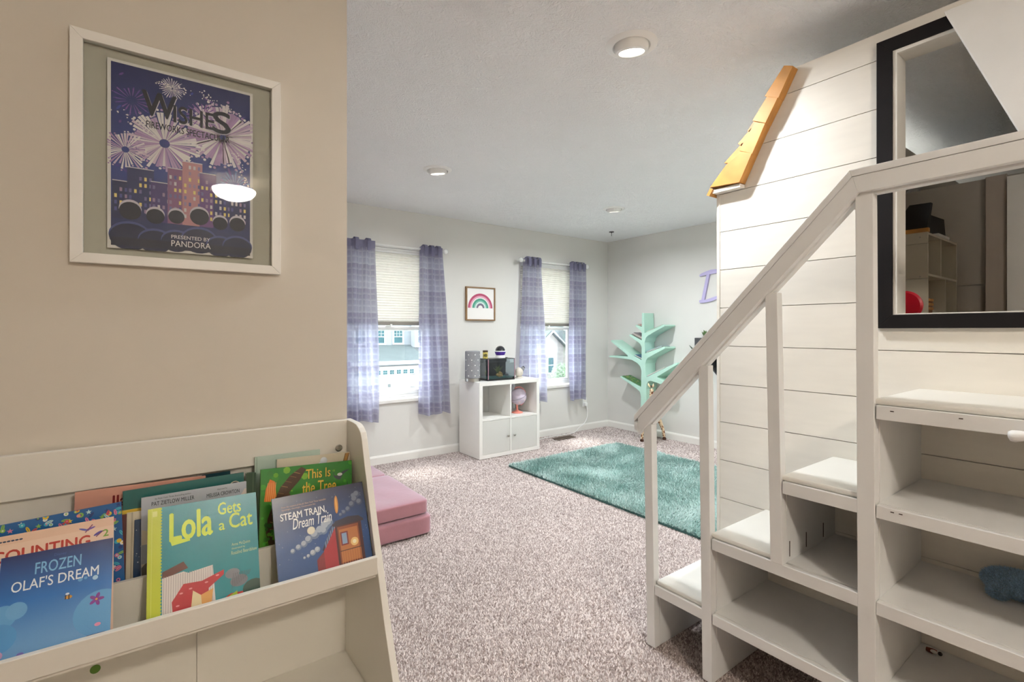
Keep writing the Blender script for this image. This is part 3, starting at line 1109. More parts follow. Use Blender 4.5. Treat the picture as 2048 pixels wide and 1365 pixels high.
a, b, c = place(543.9, 998.8, 724.2, 963.7, 1.370, 1.280, ZF)
b.x = min(b.x, 0.483)
t, A = quad_book('picture_book', 'navy night sky picture book with a red railway carriage and white title', a, b, c, 0.006, '#1d2f5c', group=SHELF_BOOKS)
A.grad(0, .45, 1, 1, '#224c86', '#10153a').grad(0, 0, 1, .45, '#1f4a7c', '#224c86')
for k in range(60):
    A.disc(random.random(), .3 + .65 * random.random(), .002 + .002 * random.random(), '#a9b6cc', n=5, same=(k > 0))


def cloud(pts_, base_, c1, c2):
    for (x, y, r) in pts_:
        A.disc(x, y, r, c1, n=12, same=False)
    for (x, y, r) in pts_:
        A.disc(x - r * .15, y + r * .25, r * .72, c2, n=12)


cloud([(.16, .42, .025), (.22, .445, .03), (.28, .465, .035), (.33, .50, .04), (.40, .535, .05), (.46, .565, .05), (.52, .60, .055), (.56, .625, .05), (.50, .55, .04)], 0, '#6d7f9c', '#a9b4c2')
cloud([(.36, .355, .03), (.41, .375, .03), (.31, .335, .018), (.27, .325, .014)], 0, '#8a97ab', '#b7c0ca')
cloud([(.70, .68, .02), (.74, .70, .025), (.79, .725, .03), (.84, .77, .035), (.88, .82, .04), (.91, .87, .04), (.87, .86, .03), (.93, .78, .035)], 0, '#43506e', '#6f7a90')
A.disc(.365, .585, .042, '#d8d3bd', n=20).disc(.365, .585, .034, '#e7e2cd', n=20)
A.poly([(.0, 0), (.0, .05), (.12, .08), (.3, .07), (.42, .12), (.42, 0)], '#141a2e')
# carriages
A.poly([(.395, .115), (.395, .265), (.475, .335), (.475, .10)], '#8e2a33')
for k in range(5):
    A.line((.405 + .016 * k, .115), (.405 + .016 * k, .28 + .012 * k), .003, '#5c161f')
A.poly([(.475, .12), (.475, .345), (.62, .585), (.62, .10)], '#a92f38').poly([(.475, .34), (.46, .35), (.60, .60), (.63, .60), (.63, .57)], '#2a2036')
for k in range(6):
    A.poly([(.495 + .022 * k, .36 + .034 * k), (.495 + .022 * k, .42 + .034 * k), (.51 + .022 * k, .445 + .034 * k), (.51 + .022 * k, .385 + .034 * k)], '#6f86a8', same=(k > 0))
A.rect(.62, .10, .92, .585, '#4a1f22').rect(.645, .16, .885, .55, '#8c4a2c').rect(.66, .17, .87, .52, '#b87343').rect(.67, .345, .755, .49, '#7a2f2f').rect(.685, .36, .74, .475, '#8ba3c0')
A.poly([(.60, .585), (.63, .62), (.78, .645), (.90, .63), (.95, .585), (.95, .565), (.60, .565)], '#2b2233')
A.disc(.82, .36, .045, '#e8c37f').disc(.82, .36, .022, '#f8ecc4')
for k in range(9):
    A.line((.665 + .027 * k, .14), (.665 + .027 * k, .285), .004, '#c98a4e', same=(k > 0))
A.line((.65, .29), (.92, .29), .008, '#3a2020').rect(.40, .075, .95, .115, '#1c1622')
for x in (.50, .57, .70, .76, .84, .90):
    A.disc(x, .07, .022, '#120f18', n=12)
A.disc(.665, .80, .022, '#d08a3c', .10, n=14, rot=-.05).disc(.665, .80, .010, '#e8b25e', .085, n=10)
A.text('From the creators of the #1 New York Times bestseller', .085, .875, .56, .895, '#c9a58f').text('Goodnight, Goodnight, Construction Site', .085, .845, .44, .865, '#c9a58f')
A.text('STEAM TRAIN,', .065, .735, .55, .82, '#eef0ee', .012).text('Dream Train', .18, .635, .60, .745, '#eef0ee', .006, .3)
A.build('cover_print', t, INK)

# ------------------------------------------------------------------ framed poster on the hall wall
fp = thing('framed_poster', 'white floating glass frame holding a blue fireworks poster', 'picture', (0.075, 1.54, 1.43))
FX0, FX1, FZ0, FZ1, yf = -0.150, 0.3005, 1.429, 1.977, 1.519
M_FRAME = mat('white_lacquer_frame', '#f0ede6', 0.4, 0.01, 6)
fw = 0.0235
for nm, poly in (('frame_rail', [(FX0, FZ1), (FX1, FZ1), (FX1 - fw, FZ1 - fw), (FX0 + fw, FZ1 - fw)]), ('frame_rail', [(FX0, FZ0), (FX0 + fw, FZ0 + fw), (FX1 - fw, FZ0 + fw), (FX1, FZ0)]),
                 ('frame_stile', [(FX0, FZ0), (FX0, FZ1), (FX0 + fw, FZ1 - fw), (FX0 + fw, FZ0 + fw)]), ('frame_stile', [(FX1, FZ0), (FX1 - fw, FZ0 + fw), (FX1 - fw, FZ1 - fw), (FX1, FZ1)])):
    MB().prism(poly, 'y', yf, YL - 0.002).build(nm, M_FRAME, fp, bevel=0.001)
M_PGLASS = glass_mat('picture_glass', (0.975, 0.985, 0.98), 0.3)
ig = (FX0 + fw - 0.003, FX1 - fw + 0.003, FZ0 + fw - 0.003, FZ1 - fw + 0.003)
MB().box(ig[0], ig[1], yf + 0.0065, yf + 0.0085, ig[2], ig[3]).build('glass', M_PGLASS, fp)
MB().box(ig[0], ig[1], yf + 0.0125, yf + 0.0145, ig[2], ig[3]).build('glass', M_PGLASS, fp)
PX0, PX1, PZ0, PZ1 = -0.083, 0.2305, 1.470, 1.929
po = MB().box(PX0, PX1, yf + 0.0112, yf + 0.0118, PZ0, PZ1).build('poster_sheet', mat('poster_paper', '#eeeae6', 0.6), fp)
A = Art((PX0, yf + 0.0112, PZ0), (PX1 - PX0, 0, 0), (0, 0, PZ1 - PZ0))
A.grad(.022, .45, .978, .985, '#33418f', '#1a1d5c').grad(.022, .015, .978, .45, '#20224f', '#33418f')
rr = random.Random(11)
for k in range(40):
    A.disc(.05 + .9 * rr.random(), .4 + .55 * rr.random(), .012 + .03 * rr.random(), rr.choice(['#4b3f96', '#5a4aa0', '#3b4ba8', '#6a4a9a']), .008, n=7, same=(k % 8 != 0), rot=rr.random() * 3)


def burst(cx, cy, r, nn, cols, r0=.15):
    for k in range(nn):
        t = 2 * math.pi * (k + .35 * rr.random()) / nn
        q = r * (.72 + .28 * rr.random())
        A.line((cx + r * r0 * math.cos(t), cy + r * r0 * math.sin(t) * A.asp), (cx + q * math.cos(t), cy + q * math.sin(t) * A.asp), r * .02, rr.choice(cols), r * .085, same=(k % 5 != 0))
        if rr.random() < .6:
            A.disc(cx + q * 1.08 * math.cos(t), cy + q * 1.08 * math.sin(t) * A.asp, r * .04, rr.choice(cols), n=6, same=True)


WP = ['#e9dfe6', '#d8c3d8', '#c3a5cc', '#efe9ea', '#b694c2']
burst(.77, .70, .29, 62, WP, .08)
burst(.36, .60, .25, 54, WP, .14)
burst(.11, .53, .16, 36, WP, .15)
burst(.41, .915, .085, 28, ['#e9e4ea', '#d5cde0'], .1)
burst(.62, .80, .12, 20, ['#7a58a8', '#8d62ae'], .3)
burst(.15, .80, .12, 18, ['#6a4fa6', '#8058a8'], .3)
burst(.86, .42, .13, 22, ['#4a6fb8', '#5f7fc4'], .3)
for k in range(150):
    f = rr.random()
    p_ = rr.choice([(.05 + .25 * f, .74 - .10 * f), (.30 + .25 * f, .925 - .01 * f), (.86 + .1 * f, .62 - .2 * f), (.6 + .25 * f, .93 - .08 * f)])
    A.disc(p_[0] + rr.gauss(0, .018), p_[1] + rr.gauss(0, .012), .0035 + .004 * rr.random(), '#eee8ea', n=5, same=(k > 0))
# generic evening town of plain blocks under the fireworks
for (x0, x1, h, c_) in ((.03, .14, .36, '#222557'), (.12, .29, .44, '#2c2f66'), (.27, .40, .38, '#4a3a78'), (.38, .50, .47, '#8d5f86'), (.48, .62, .52, '#c08a92'), (.60, .72, .47, '#6f4a86'),
                        (.70, .84, .40, '#33316c'), (.82, .97, .36, '#26285e')):
    A.rect(x0, .16, x1, h, c_)
    A.line((x0, h), (x1, h), .007, '#d9d3dc')
    for i in range(int((x1 - x0) / .032)):
        for j in range(int((h - .2) / .035)):
            if rr.random() < .75:
                wx, wy = x0 + .012 + .032 * i, .2 + .035 * j
                A.rect(wx, wy, wx + .016, wy + .02, rr.choice(['#d9d2da', '#efd98a', '#7a6fa6', '#55589c', '#a58aae']))
# crowd seen from behind: plain round heads and shoulders
for (x, y, r) in ((.14, .205, .07), (.30, .19, .06), (.44, .20, .055), (.60, .215, .068), (.75, .19, .055), (.88, .195, .06)):
    A.disc(x, y + .012, r * 1.02, '#cfc7d6', n=20).disc(x, y, r, '#17162f', n=20)
    A.disc(x, y - .13, r * 1.9, '#4b5590', r * 1.55, n=22).disc(x, y - .14, r * 1.85, '#1e2148', r * 1.5, n=22)
A.rect(.022, .015, .978, .06, '#1b1a38')
for a_, b_, c_ in ((.0, .0, '#cfc7d6'), (-.004, .005, '#120f24')):
    sl = 0.0
    A.text('W', .22 + a_, .735 + b_, .44 + a_, .865 + b_, c_, .03).text('ISHE', .425 + a_, .725 + b_, .71 + a_, .82 + b_, c_, .02).text('S', .70 + a_, .716 + b_, .83 + a_, .84 + b_, c_, .03)
A.text('FIREWORKS SPECTACULAR', .24, .672, .82, .708, '#120f24', .014)
A.text('PRESENTED BY', .405, .078, .675, .098, '#e3dde4', .008).text('PANDORA', .405, .035, .68, .068, '#e9e4e6', .004)
A.build('poster_print', po, ink_mat('poster_ink', 0.45))

# ------------------------------------------------------------------ playhouse with shiplap front
XP = 2.03
HY0, HY1 = -1.30, 1.205  # unseen near end stretched out to hold the light-admitting wider opening
EAVE, TOPZ, TOPY = 1.883, 2.300, 0.888
WY1, WYR, WB, WT = 0.590, -0.955, 1.300, 2.236      # window opening in the boards, its unseen side widened to let hall light in
ph = thing('playhouse', 'white shiplap playhouse loft with a black framed window opening', 'playhouse', (XP, 0.3, 0))


def clip_roof(poly):
    (y_a, z_a), (y_b, z_b) = (HY1, EAVE), (TOPY, TOPZ)
    nx, nz = (z_b - z_a), -(y_b - y_a)       # outward normal in (y, z)
    out = []
    for i in range(len(poly)):
        p, q = poly[i], poly[(i + 1) % len(poly)]
        dp = (p[0] - y_a) * nx + (p[1] - z_a) * nz
        dq = (q[0] - y_a) * nx + (q[1] - z_a) * nz
        if dp <= 1e-9:
            out.append(p)
        if (dp <= 1e-9) != (dq <= 1e-9):
            t = dp / (dp - dq)
            out.append((p[0] + t * (q[0] - p[0]), p[1] + t * (q[1] - p[1])))
    return out


def region_minus_window(y0, y1, z0, z1):
    rs = []
    if z0 < WB:
        rs.append((y0, y1, z0, min(z1, WB)))
    if z1 > WT:
        rs.append((y0, y1, max(z0, WT), z1))
    za, zb = max(z0, WB), min(z1, WT)
    if zb > za:
        rs.append((WY1, y1, za, zb))
        rs.append((y0, WYR, za, zb))
    return rs


zj = [0.0] + [0.531 + 0.1675 * k for k in range(-3, 11)] + [TOPZ]
for z0, z1 in zip(zj[:-1], zj[1:]):
    m_ = MB()
    for (a, b, c, d) in region_minus_window(HY0, HY1 - 0.004, z0 + 0.0013, z1 - 0.0013):
        q = clip_roof([(a, c), (b, c), (b, d), (a, d)])
        if len(q) < 3:
            continue
        if b <= WYR:            # short piece on the far side of the opening
            MB().prism(q, 'x', XP, XP + 0.012).build('plank', M_PLANK, ph)
        else:
            m_.prism(q, 'x', XP, XP + 0.012)
    m_.build('plank', M_PLANK, ph)
m_ = MB()
for (a, b, c, d) in region_minus_window(HY0, HY1 - 0.004, 0.0, TOPZ):
    q = clip_roof([(a, c), (b, c), (b, d), (a, d)])
    m_.prism(q, 'x', XP + 0.0125, XP + 0.024)
m_.build('backing_sheet', M_PLANK, ph)
MB().box(XP - 0.004, XP + 0.03, HY1 - 0.004, HY1 + 0.010, 0.0, EAVE - 0.01).build('corner_trim', M_PLANK, ph, bevel=0.001)
MB().box(XP + 0.024, XR - 0.02, HY1 - 0.022, HY1 - 0.006, 0.0, EAVE - 0.02).build('side_wall', M_PLANK, ph)
MB().box(XP + 0.024, XR - 0.02, HY0, HY0 + 0.016, 0.0, EAVE - 0.02).build('side_wall', M_PLANK, ph)
MB().box(XP + 0.024, XR - 0.02, HY0 + 0.016, HY1 - 0.022, 1.035, 1.058).build('loft_floor', mat('loft_board', '#c9b79a', 0.6, 0.08, 6), ph)
for sg in (1, -1):
    yc = (HY0 + HY1) / 2
    f = lambda y: y if sg > 0 else 2 * yc - y
    q = [(f(1.235), 1.862), (f(0.905), 2.296), (f(0.920), 2.308), (f(1.250), 1.874)]
    MB().prism(q, 'x', XP + 0.10, XR - 0.02).build('roof_deck', M_PLANK, ph)
    for x in (2.55, 3.20, 3.85, 4.5):
        q = [(f(1.175), 1.86), (f(0.905), 2.215), (f(0.905), 2.290), (f(1.225), 1.868)]
        MB().prism(q, 'x', x, x + 0.038).build('rafter', M_STAIR, ph)
# window casing
zi0, zi1, yi1, yir = WB - 0.0, WT + 0.0, WY1, WYR
cw = 0.045
yo, yor, zo0, zo1 = 0.6155, -1.000, 1.277, 2.259
yn, ynr, zn0, zn1 = yo - cw, yor + cw, zo0 + cw, zo1 - cw
for nm, q in (('casing_stile', [(yo, zo0), (yn, zn0), (yn, zn1), (yo, zo1)]), ('casing_stile', [(yor, zo0), (yor, zo1), (ynr, zn1), (ynr, zn0)]),
              ('casing_rail', [(yo, zo0), (yor, zo0), (ynr, zn0), (yn, zn0)]), ('casing_rail', [(yo, zo1), (yn, zn1), (ynr, zn1), (yor, zo1)])):
    MB().prism(q, 'x', XP - 0.017, XP - 0.0005).build(nm, M_BLACK, ph, bevel=0.0012)
M_JAMB = mat('white_jamb', '#ece9e2', 0.5, 0.02, 10)
j_ = MB()
jt = 0.012
j_.box(XP - 0.012, XP + 0.075, yn - jt, yn, zn0, zn1).box(XP - 0.012, XP + 0.075, ynr, ynr + jt, zn0, zn1)
j_.box(XP - 0.012, XP + 0.075, ynr + jt, yn - jt, zn1 - jt, zn1).box(XP - 0.012, XP + 0.075, ynr + jt, yn - jt, zn0, zn0 + 0.004)
j_.build('window_jamb', M_JAMB, ph, bevel=0.0008)
# wooden shingles along the sloping edge
SH = [[(0.909, 2.301), (0.876, 2.286), (0.930, 2.183), (0.984, 2.210)], [(0.973, 2.204), (0.931, 2.184), (0.979, 2.100), (1.032, 2.128)],
      [(1.022, 2.120), (0.981, 2.101), (1.034, 1.994), (1.089, 2.022)], [(1.079, 2.015), (1.034, 1.995), (1.087, 1.889), (1.222, 1.898), (1.147, 1.977)]]
for k, q in enumerate(SH):
    MB().prism(q, 'x', 1.985 - 0.004 * (3 - k) * 0 - 0.003 * (k % 2), XP - 0.001).build('shingle', M_OAK, ph, bevel=0.001)
for q in ([(1.052, 2.150), (1.00, 2.11), (1.050, 2.085), (1.082, 2.114)], [(1.065, 2.122), (1.03, 2.09), (1.085, 2.035), (1.123, 2.073)], [(1.102, 2.072), (1.06, 2.035), (1.100, 1.985), (1.186, 2.007)]):
    MB().prism(q, 'x', 2.035, 2.12).build('shingle', M_OAK, ph, bevel=0.001)
MB().prism([(1.222, 1.898), (1.240, 1.868), (1.226, 1.862), (1.208, 1.889)], 'x', 1.985, 2.06).build('shingle_end', M_OAK, ph, bevel=0.001)
MB().box(1.992, 2.06, 1.090, 1.215, 1.872, 1.887).build('eave_soffit', M_PLANK, ph)
MB().prism([(0.905, 2.298), (0.882, 2.282), (1.092, 1.895), (1.15, 1.955)], 'x', 1.998, XP - 0.0005).build('shingle_backing', M_OAK, ph)
# slanted white guard panel over the window
q = [(0.428, 2.252), (0.2685, 1.834), (0.2515, 1.79), (-0.34, 1.79), (-0.34, 2.252)]
MB().prism(q, 'x', 1.965, 2.010).build('slanted_panel', M_STAIR, ph, bevel=0.004)

# ---- things in the loft ---------------------------------------------------------
LF = 1.058
M_GREYB = mat('grey_interior_board', '#b9b3ab', 0.7, 0.03, 5)
pw = thing('loft_partition', 'grey board partition with a pale post inside the loft', 'partition', (3.42, 0.5, LF))
for k, (za, zb) in enumerate(((LF, 1.50), (1.503, 2.04))):
    MB().box(3.42, 3.432, -0.30, 1.15, za, zb).build('board', M_GREYB, pw)
MB().box(3.385, 3.419, 0.497, 0.574, LF, 2.04).build('post', mat('taupe_post', '#b5aaa0', 0.6, 0.03, 8), pw, bevel=0.002)
MB().box(3.36, 3.384, -0.30, 0.493, LF, 2.02).build('white_board', M_STAIR, pw)
ts = thing('toy_shelf', 'open toy shelf with white side and brown cubbies seen through the black framed window', 'shelf', (3.0, 0.78, LF))
X0, X1, Y0, Y1, Z1 = 2.80, 3.29, 0.663, 0.98, 1.712
M_SIDE = mat('cream_laminate', '#d3cdbd', 0.35, 0.02, 8)
M_BROWN = mat('brown_shelf_back', '#7a4f33', 0.6, 0.12, 10)
for k, (za, zb) in enumerate(((LF, 1.34), (1.342, 1.502), (1.504, 1.66), (1.662, Z1))):
    MB().box(X0, X0 + 0.012, Y0, Y1, za, zb).build('side_board', M_SIDE, ts, bevel=0.001)
MB().box(X1 - 0.012, X1, Y0, Y1, LF, Z1).build('side_board', M_SIDE, ts)
MB().box(X0 + 0.012, X1 - 0.012, Y1 - 0.01, Y1, LF, Z1).build('back_board', M_BROWN, ts)
for z in (LF + 0.01, 1.335, 1.515, Z1 - 0.012):
    MB().box(X0 + 0.012, X1 - 0.012, Y0, Y1 - 0.01, z, z + 0.010).build('shelf_board', M_SIDE, ts)
MB().box(3.02, 3.03, Y0 + 0.004, Y1 - 0.01, 1.527, Z1 - 0.012).build('divider', M_SIDE, ts)
MB().box(3.10, 3.11, Y0 + 0.004, Y1 - 0.01, 1.345, 1.515).build('divider', M_SIDE, ts)
MB().box(X0 - 0.003, X0 + 0.02, Y0 - 0.003, Y1, Z1, Z1 + 0.018).build('wood_strip', M_OAK, ts)
for (y, z) in ((0.69, 1.69), (0.77, 1.69), (0.69, 1.512), (0.77, 1.512)):
    MB().lathe([(0.0035, 0), (0.0035, 0.002)], (X0 - 0.001, y, z), 8, Matrix.Rotation(R(-90), 3, 'Y')).build('screw', M_STEEL, ts)
bk = thing('small_crate', 'small brown crate inside the toy shelf cubby', 'crate', (2.92, 0.75, 1.345))
MB().box(2.86, 2.99, 0.69, 0.84, 1.345, 1.36).box(2.86, 2.99, 0.69, 0.70, 1.36, 1.42).box(2.86, 2.87, 0.70, 0.84, 1.36, 1.42).box(2.98, 2.99, 0.70, 0.84, 1.36, 1.42).build('crate_box', M_BROWN, bk, bevel=0.002)
for z in (1.366, 1.386, 1.406):
    MB().box(2.862, 2.988, 0.686, 0.69, z, z + 0.012).build('slat', M_OAK, bk)
Zl = lambda a, b: (1740 + a / 3.9, 330 + b / 3.9)


def poly_px(pts, X):
    return [tuple(at(*Zl(*p), x=X))[1:] for p in pts]


M_BLK = mat('matt_black_board', '#131315', 0.7, 0.2, 8)
b1 = thing('black_backboard', 'tall stepped black board standing on the toy shelf', 'board', (2.86, 0.75, Z1))
q = poly_px([(150, 525), (150, 470), (200, 440), (205, 395), (275, 380), (320, 315), (488, 290), (458, 488)], 2.83)
zmin = min(p[1] for p in q)
q = [(y, z + (1.730 - zmin)) for y, z in q]
MB().prism(q, 'x', 2.805, 2.835).build('panel', M_BLK, b1, bevel=0.001)
MB().box(2.836, 2.86, 0.70, 0.80, 1.7305, 1.76).build('foot', M_BLK, b1)
b2 = thing('black_gable_board', 'black gable shaped board with a wooden bracket on the toy shelf', 'board', (3.1, 0.7, Z1))
q = [(2.86, 1.7125), (2.87, 1.85), (2.955, 1.82), (3.23, 1.83), (3.27, 1.7125)]
MB().prism(q, 'y', 0.70, 0.716).build('panel', M_BLK, b2, bevel=0.001)
br = MB().prism([(2.89, 1.725), (2.915, 1.725), (2.965, 1.815), (2.935, 1.815)], 'y', 0.692, 0.6995).build('bracket', mat('pale_pine', '#b98f60', 0.6, 0.08, 14), b2)
for (x, z) in ((2.908, 1.737), (2.918, 1.752), (2.938, 1.79), (2.946, 1.804)):
    MB().lathe([(0.0035, 0), (0.0035, 0.001)], (x, 0.6915, z), 8, MY).build('screw_hole', M_BLK, br)
MB().box(2.98, 3.16, 0.664, 0.69, 1.7125, 1.727).build('white_bar', M_STAIR, b2, bevel=0.003)
rd = thing('red_round_sign', 'bright red round disc low in the black framed window', 'toy', (2.36, 0.63, LF))
MXm = Matrix.Rotation(R(-90), 3, 'Y')
MB().lathe([(0.0, -0.004), (0.050, -0.004), (0.0575, 0.002), (0.0575, 0.010), (0.05, 0.015), (0.0, 0.015)], (2.36, 0.628, 1.365), 36, MXm, cap=False).build('disc', mat('signal_red_plastic', '#d0122f', 0.4, 0.03, 10), rd, smooth=False)
MB().tube([(2.353, 0.628, LF + 0.01), (2.353, 0.628, 1.31)], 0.006, 8).build('stem', M_STAIR, rd)
MB().lathe([(0.05, 0), (0.05, 0.008), (0.02, 0.014)], (2.353, 0.628, LF), 20).build('foot', M_STAIR, rd)

# ------------------------------------------------------------------ stair bookcase
XS = 1.62
st = thing('stair_bookcase', 'white painted stair with cubby shelves and sloping handrail', 'stairs', (1.82, 0.9, 0))


def post(yr, yl, z0, z1, lean, d=0.034, x0=XS, zbase=0.0):
    f = lambda z: lean * (z - zbase)
    v = []
    for z in (z0, z1):
        for (x, y) in ((x0, yr), (x0 + d, yr), (x0 + d, yl), (x0, yl)):
            v.append((x, y + f(z), z))
    MB().add(v, [(0, 3, 2, 1), (4, 5, 6, 7), (0, 1, 5, 4), (1, 2, 6, 5), (2, 3, 7, 6), (3, 0, 4, 7)]).build('post', M_STAIR, st, bevel=0.0015)


RS = (1.727 - 0.92) / (1.331 - 0.556)
rail_bot = lambda y: 0.92 + (1.331 - y) * RS - 0.106
post(1.237, 1.275, 0, rail_bot(1.262) + 0.004, 0.019)
post(0.990, 1.028, 0, rail_bot(1.02) + 0.004, 0.014)
post(0.746, 0.784, 0.521, rail_bot(0.78) + 0.004, 0.020, zbase=0.521)
post(0.495, 0.538, 0, 1.665, 0.005)
RISE = [0.252, 0.521, 0.788, 1.062]
SPAN = [(1.0105, 1.2385), (0.5155, 0.9915), (0.5155, 0.7475), (-0.40, 0.4965)]
TOPS = [(1.010, 1.237), (0.766, 1.000), (0.520, 0.756), (-0.40, 0.506)]
for zt, (a, b), (c, d) in zip(RISE, SPAN, TOPS):
    MB().box(XS + 0.001, XS + 0.022, max(a, {0.252: 1.030, 0.521: 0.538, 0.788: 0.539}.get(zt, a)), b, zt - 0.039, zt).build('tread_fascia', M_STAIR, st, bevel=0.0015)
    MB().box(XS + 0.010, XP - 0.002, c, d, zt + 0.0005, zt + 0.017).build('tread_top', mat('white_gloss_tread', '#e8e6df', 0.35, 0.01, 5), st, bevel=0.006)
    MB().box(XS + 0.0345, XP - 0.002, a + 0.0005, b - 0.0005, zt - 0.018, zt - 0.0002).build('tread_board', M_STAIR, st)
for zt, (a, b) in ((0.252, (0.5155, 0.9915)), (0.786, (-0.40, 0.4965)), (0.517, (-0.40, 0.4965)), (0.250, (-0.40, 0.4965))):
    MB().box(XS + 0.001, XS + 0.022, 0.538 if b > 0.9 else a, 0.989 if b > 0.9 else b, zt - 0.037, zt - 0.001).build('shelf_fascia', M_STAIR, st, bevel=0.0015)
    MB().box(XS + 0.022, XP - 0.002, a, b, zt - 0.018, zt).build('shelf_board', M_STAIR, st)
for (y, z0, z1) in ((1.239, 0, 0.2515), (0.992, 0, 0.5205), (0.748, 0.5215, 0.7875), (0.497, 0, 1.0615)):
    MB().box(XS + 0.034, XP - 0.002, y, y + 0.018, z0, z1).build('side_panel', M_STAIR, st)
MB().box(XS, XP - 0.002, -0.42, -0.402, 0, 1.02).build('side_panel', M_STAIR, st)
M_HOLE = mat('dark_screw_slot', '#3b2c22', 0.8)
for x in (1.67, 1.79, 1.925):
    MB().box(x, x + 0.004, 0.7470, 0.7478, 0.535, 0.585).build('slot', M_HOLE, st)
for (u, v, zt) in ((1784, 823.5, 1.045), (1922, 838, 1.045), (1784.5, 1025.5, 0.77), (1801.5, 1029.5, 0.77)):
    p = at(u, v, x=XS + 0.001)
    MB().box(XS, XS + 0.0012, p.y - 0.004, p.y + 0.004, p.z - 0.0012, p.z + 0.0012).build('nail_hole', M_HOLE, st)
# handrail: cap and board, sloping then level
top = [(1.331, 0.920), (0.556, 1.727), (-0.42, 1.730)]


def offs(d_):
    k = math.hypot(1.331 - 0.556, 1.727 - 0.92)
    nx, nz = -(1.727 - 0.92) / k, -(1.331 - 0.556) / k
    a = (1.331, 0.920 - d_ * k / (1.331 - 0.556))
    b = (0.556 + nx * d_ * 0.42, 1.727 - d_ * 1.0)
    return [a, b, (-0.42, 1.730 - d_)]


def band(d0, d1, x0, x1, nm, ystart=None):
    A0, A1 = offs(d0), offs(d1)
    lo = min(1.331, ystart) if ystart else 1.331
    if ystart:
        A0[0] = (ystart, A0[0][1] + (1.331 - ystart) * RS)
        A1[0] = (ystart, A1[0][1] + (1.331 - ystart) * RS)
    MB().prism([A0[0], A0[1], A1[1], A1[0]], 'x', x0, x1).build(nm, M_STAIR, st, bevel=0.0012)
    MB().prism([A0[1], A0[2], A1[2], A1[1]], 'x', x0, x1).build(nm, M_STAIR, st, bevel=0.0012)


band(0.0, 0.0195, XS - 0.014, XS + 0.046, 'handrail_cap')
band(0.0205, 0.068, XS - 0.012, XS + 0.010, 'handrail_board', 1.312)
band(0.0205, 0.074, XS + 0.0105, XS + 0.040, 'handrail_core', 1.300)
MB().box(XS - 0.0135, XS + 0.0455, 1.3125, 1.3305, 0.858, 0.8915).build('handrail_end', M_STAIR, st, bevel=0.001)

pg = thing('white_peg', 'rounded white peg sticking out below the upper tread', 'peg', (1.60, 0.215, 1.035))
p0, p1 = at(2016, 873, x=1.585), at(2075, 872, x=1.585)
MB().tube([p0 + (p1 - p0) * t_ for t_ in (0, 0.05, 0.2, 0.45, 0.7, 1.0)], [0.004, 0.011, 0.0135, 0.012, 0.0085, 0.008], 14).build('peg_knob', M_VINYL, pg, smooth=True)
MB().tube([p1, (XS + 0.0005, p1.y, p1.z + 0.012)], 0.009, 10).build('peg_stem', M_VINYL, pg, smooth=True)

# ---- toys in the stair cubbies
bp = thing('blue_plush_toy', 'fuzzy blue plush animal lying in the stair cubby', 'plush toy', (1.93, 0.31, 0.517))
bc = at(1992, 1147, x=1.90)


def fuzz(mb_fn, name, parent, m, n=9000, ln=0.006, colr='#a8cae4'):
    o = mb_fn.build(name, m, parent, smooth=True)
    me = o.data
    me.calc_loop_triangles()
    tri = np.array([t.vertices[:] for t in me.loop_triangles])
    vv = np.array([v.co[:] for v in me.vertices])
    A_, B_, C_ = vv[tri[:, 0]], vv[tri[:, 1]], vv[tri[:, 2]]
    nn = np.cross(B_ - A_, C_ - A_)
    ar = np.linalg.norm(nn, axis=1)
    idx = rng.choice(len(tri), n, p=ar / ar.sum())
    r1, r2 = rng.random((2, n))
    sq = np.sqrt(r1)[:, None]
    P_ = A_[idx] * (1 - sq) + B_[idx] * sq * (1 - r2[:, None]) + C_[idx] * sq * r2[:, None]
    N_ = nn[idx] / (ar[idx][:, None] + 1e-12)
    N_ = N_ + rng.normal(0, 0.45, (n, 3))
    sd = np.cross(N_, rng.normal(0, 1, (n, 3)))
    sd /= np.linalg.norm(sd, axis=1, keepdims=True) + 1e-9
    V2 = np.stack([P_ - sd * 0.0009, P_ + sd * 0.0009, P_ + N_ * ln], 1).reshape(-1, 3)
    T2 = np.arange(3 * n).reshape(-1, 3)
    base = np.array(hexc(colr))
    cc = base * (0.7 + 0.6 * rng.random((n, 1)))
    fo = fast_mesh('fur', V2, T2, pile_mat('plush_fur', 0.9, 0.4), np.repeat(cc[:, None, :], 3, 1).reshape(-1, 3), o)
    fo['kind'] = 'stuff'
    return o


M_BLUEP = mat('blue_plush', '#8fb3cf', 0.95, 0.1, 60, sheen=0.5)
pb = MB()
pb.ball((1.957, 0.262, 0.556), (0.042, 0.078, 0.036), 24, 14)
fuzz(pb, 'body', bp, M_BLUEP, 14000)
for y in (0.300, 0.215):
    fuzz(MB().ball((1.918, y, 0.536), (0.020, 0.021, 0.018), 18, 10), 'paw', bp, M_BLUEP, 4000)
fuzz(MB().ball((1.957, 0.175, 0.566), (0.042, 0.04, 0.046), 20, 12), 'head', bp, M_BLUEP, 6000)
tt = thing('tiny_figure', 'tiny brown and white figurine lying on the lowest cubby board', 'toy', (1.995, 0.468, 0.25))
tp0 = at(1862, 1288, z=0.256)
tp0.x = min(tp0.x, 2.005)
c0 = Vector((1.985, 0.46, 0.258))
MB().tube([c0 + Vector((0.0, 0.014, 0)), c0, c0 + Vector((0.004, -0.012, 0.001))], [0.006, 0.008, 0.005], 10).build('body', mat('toy_brown', '#7a3a26', 0.5), tt, smooth=True)
MB().ball(c0 + Vector((-0.006, -0.006, 0.003)), (0.006, 0.009, 0.005), 10, 8).build('shirt', mat('toy_white', '#e6dfd6', 0.5), tt, smooth=True)
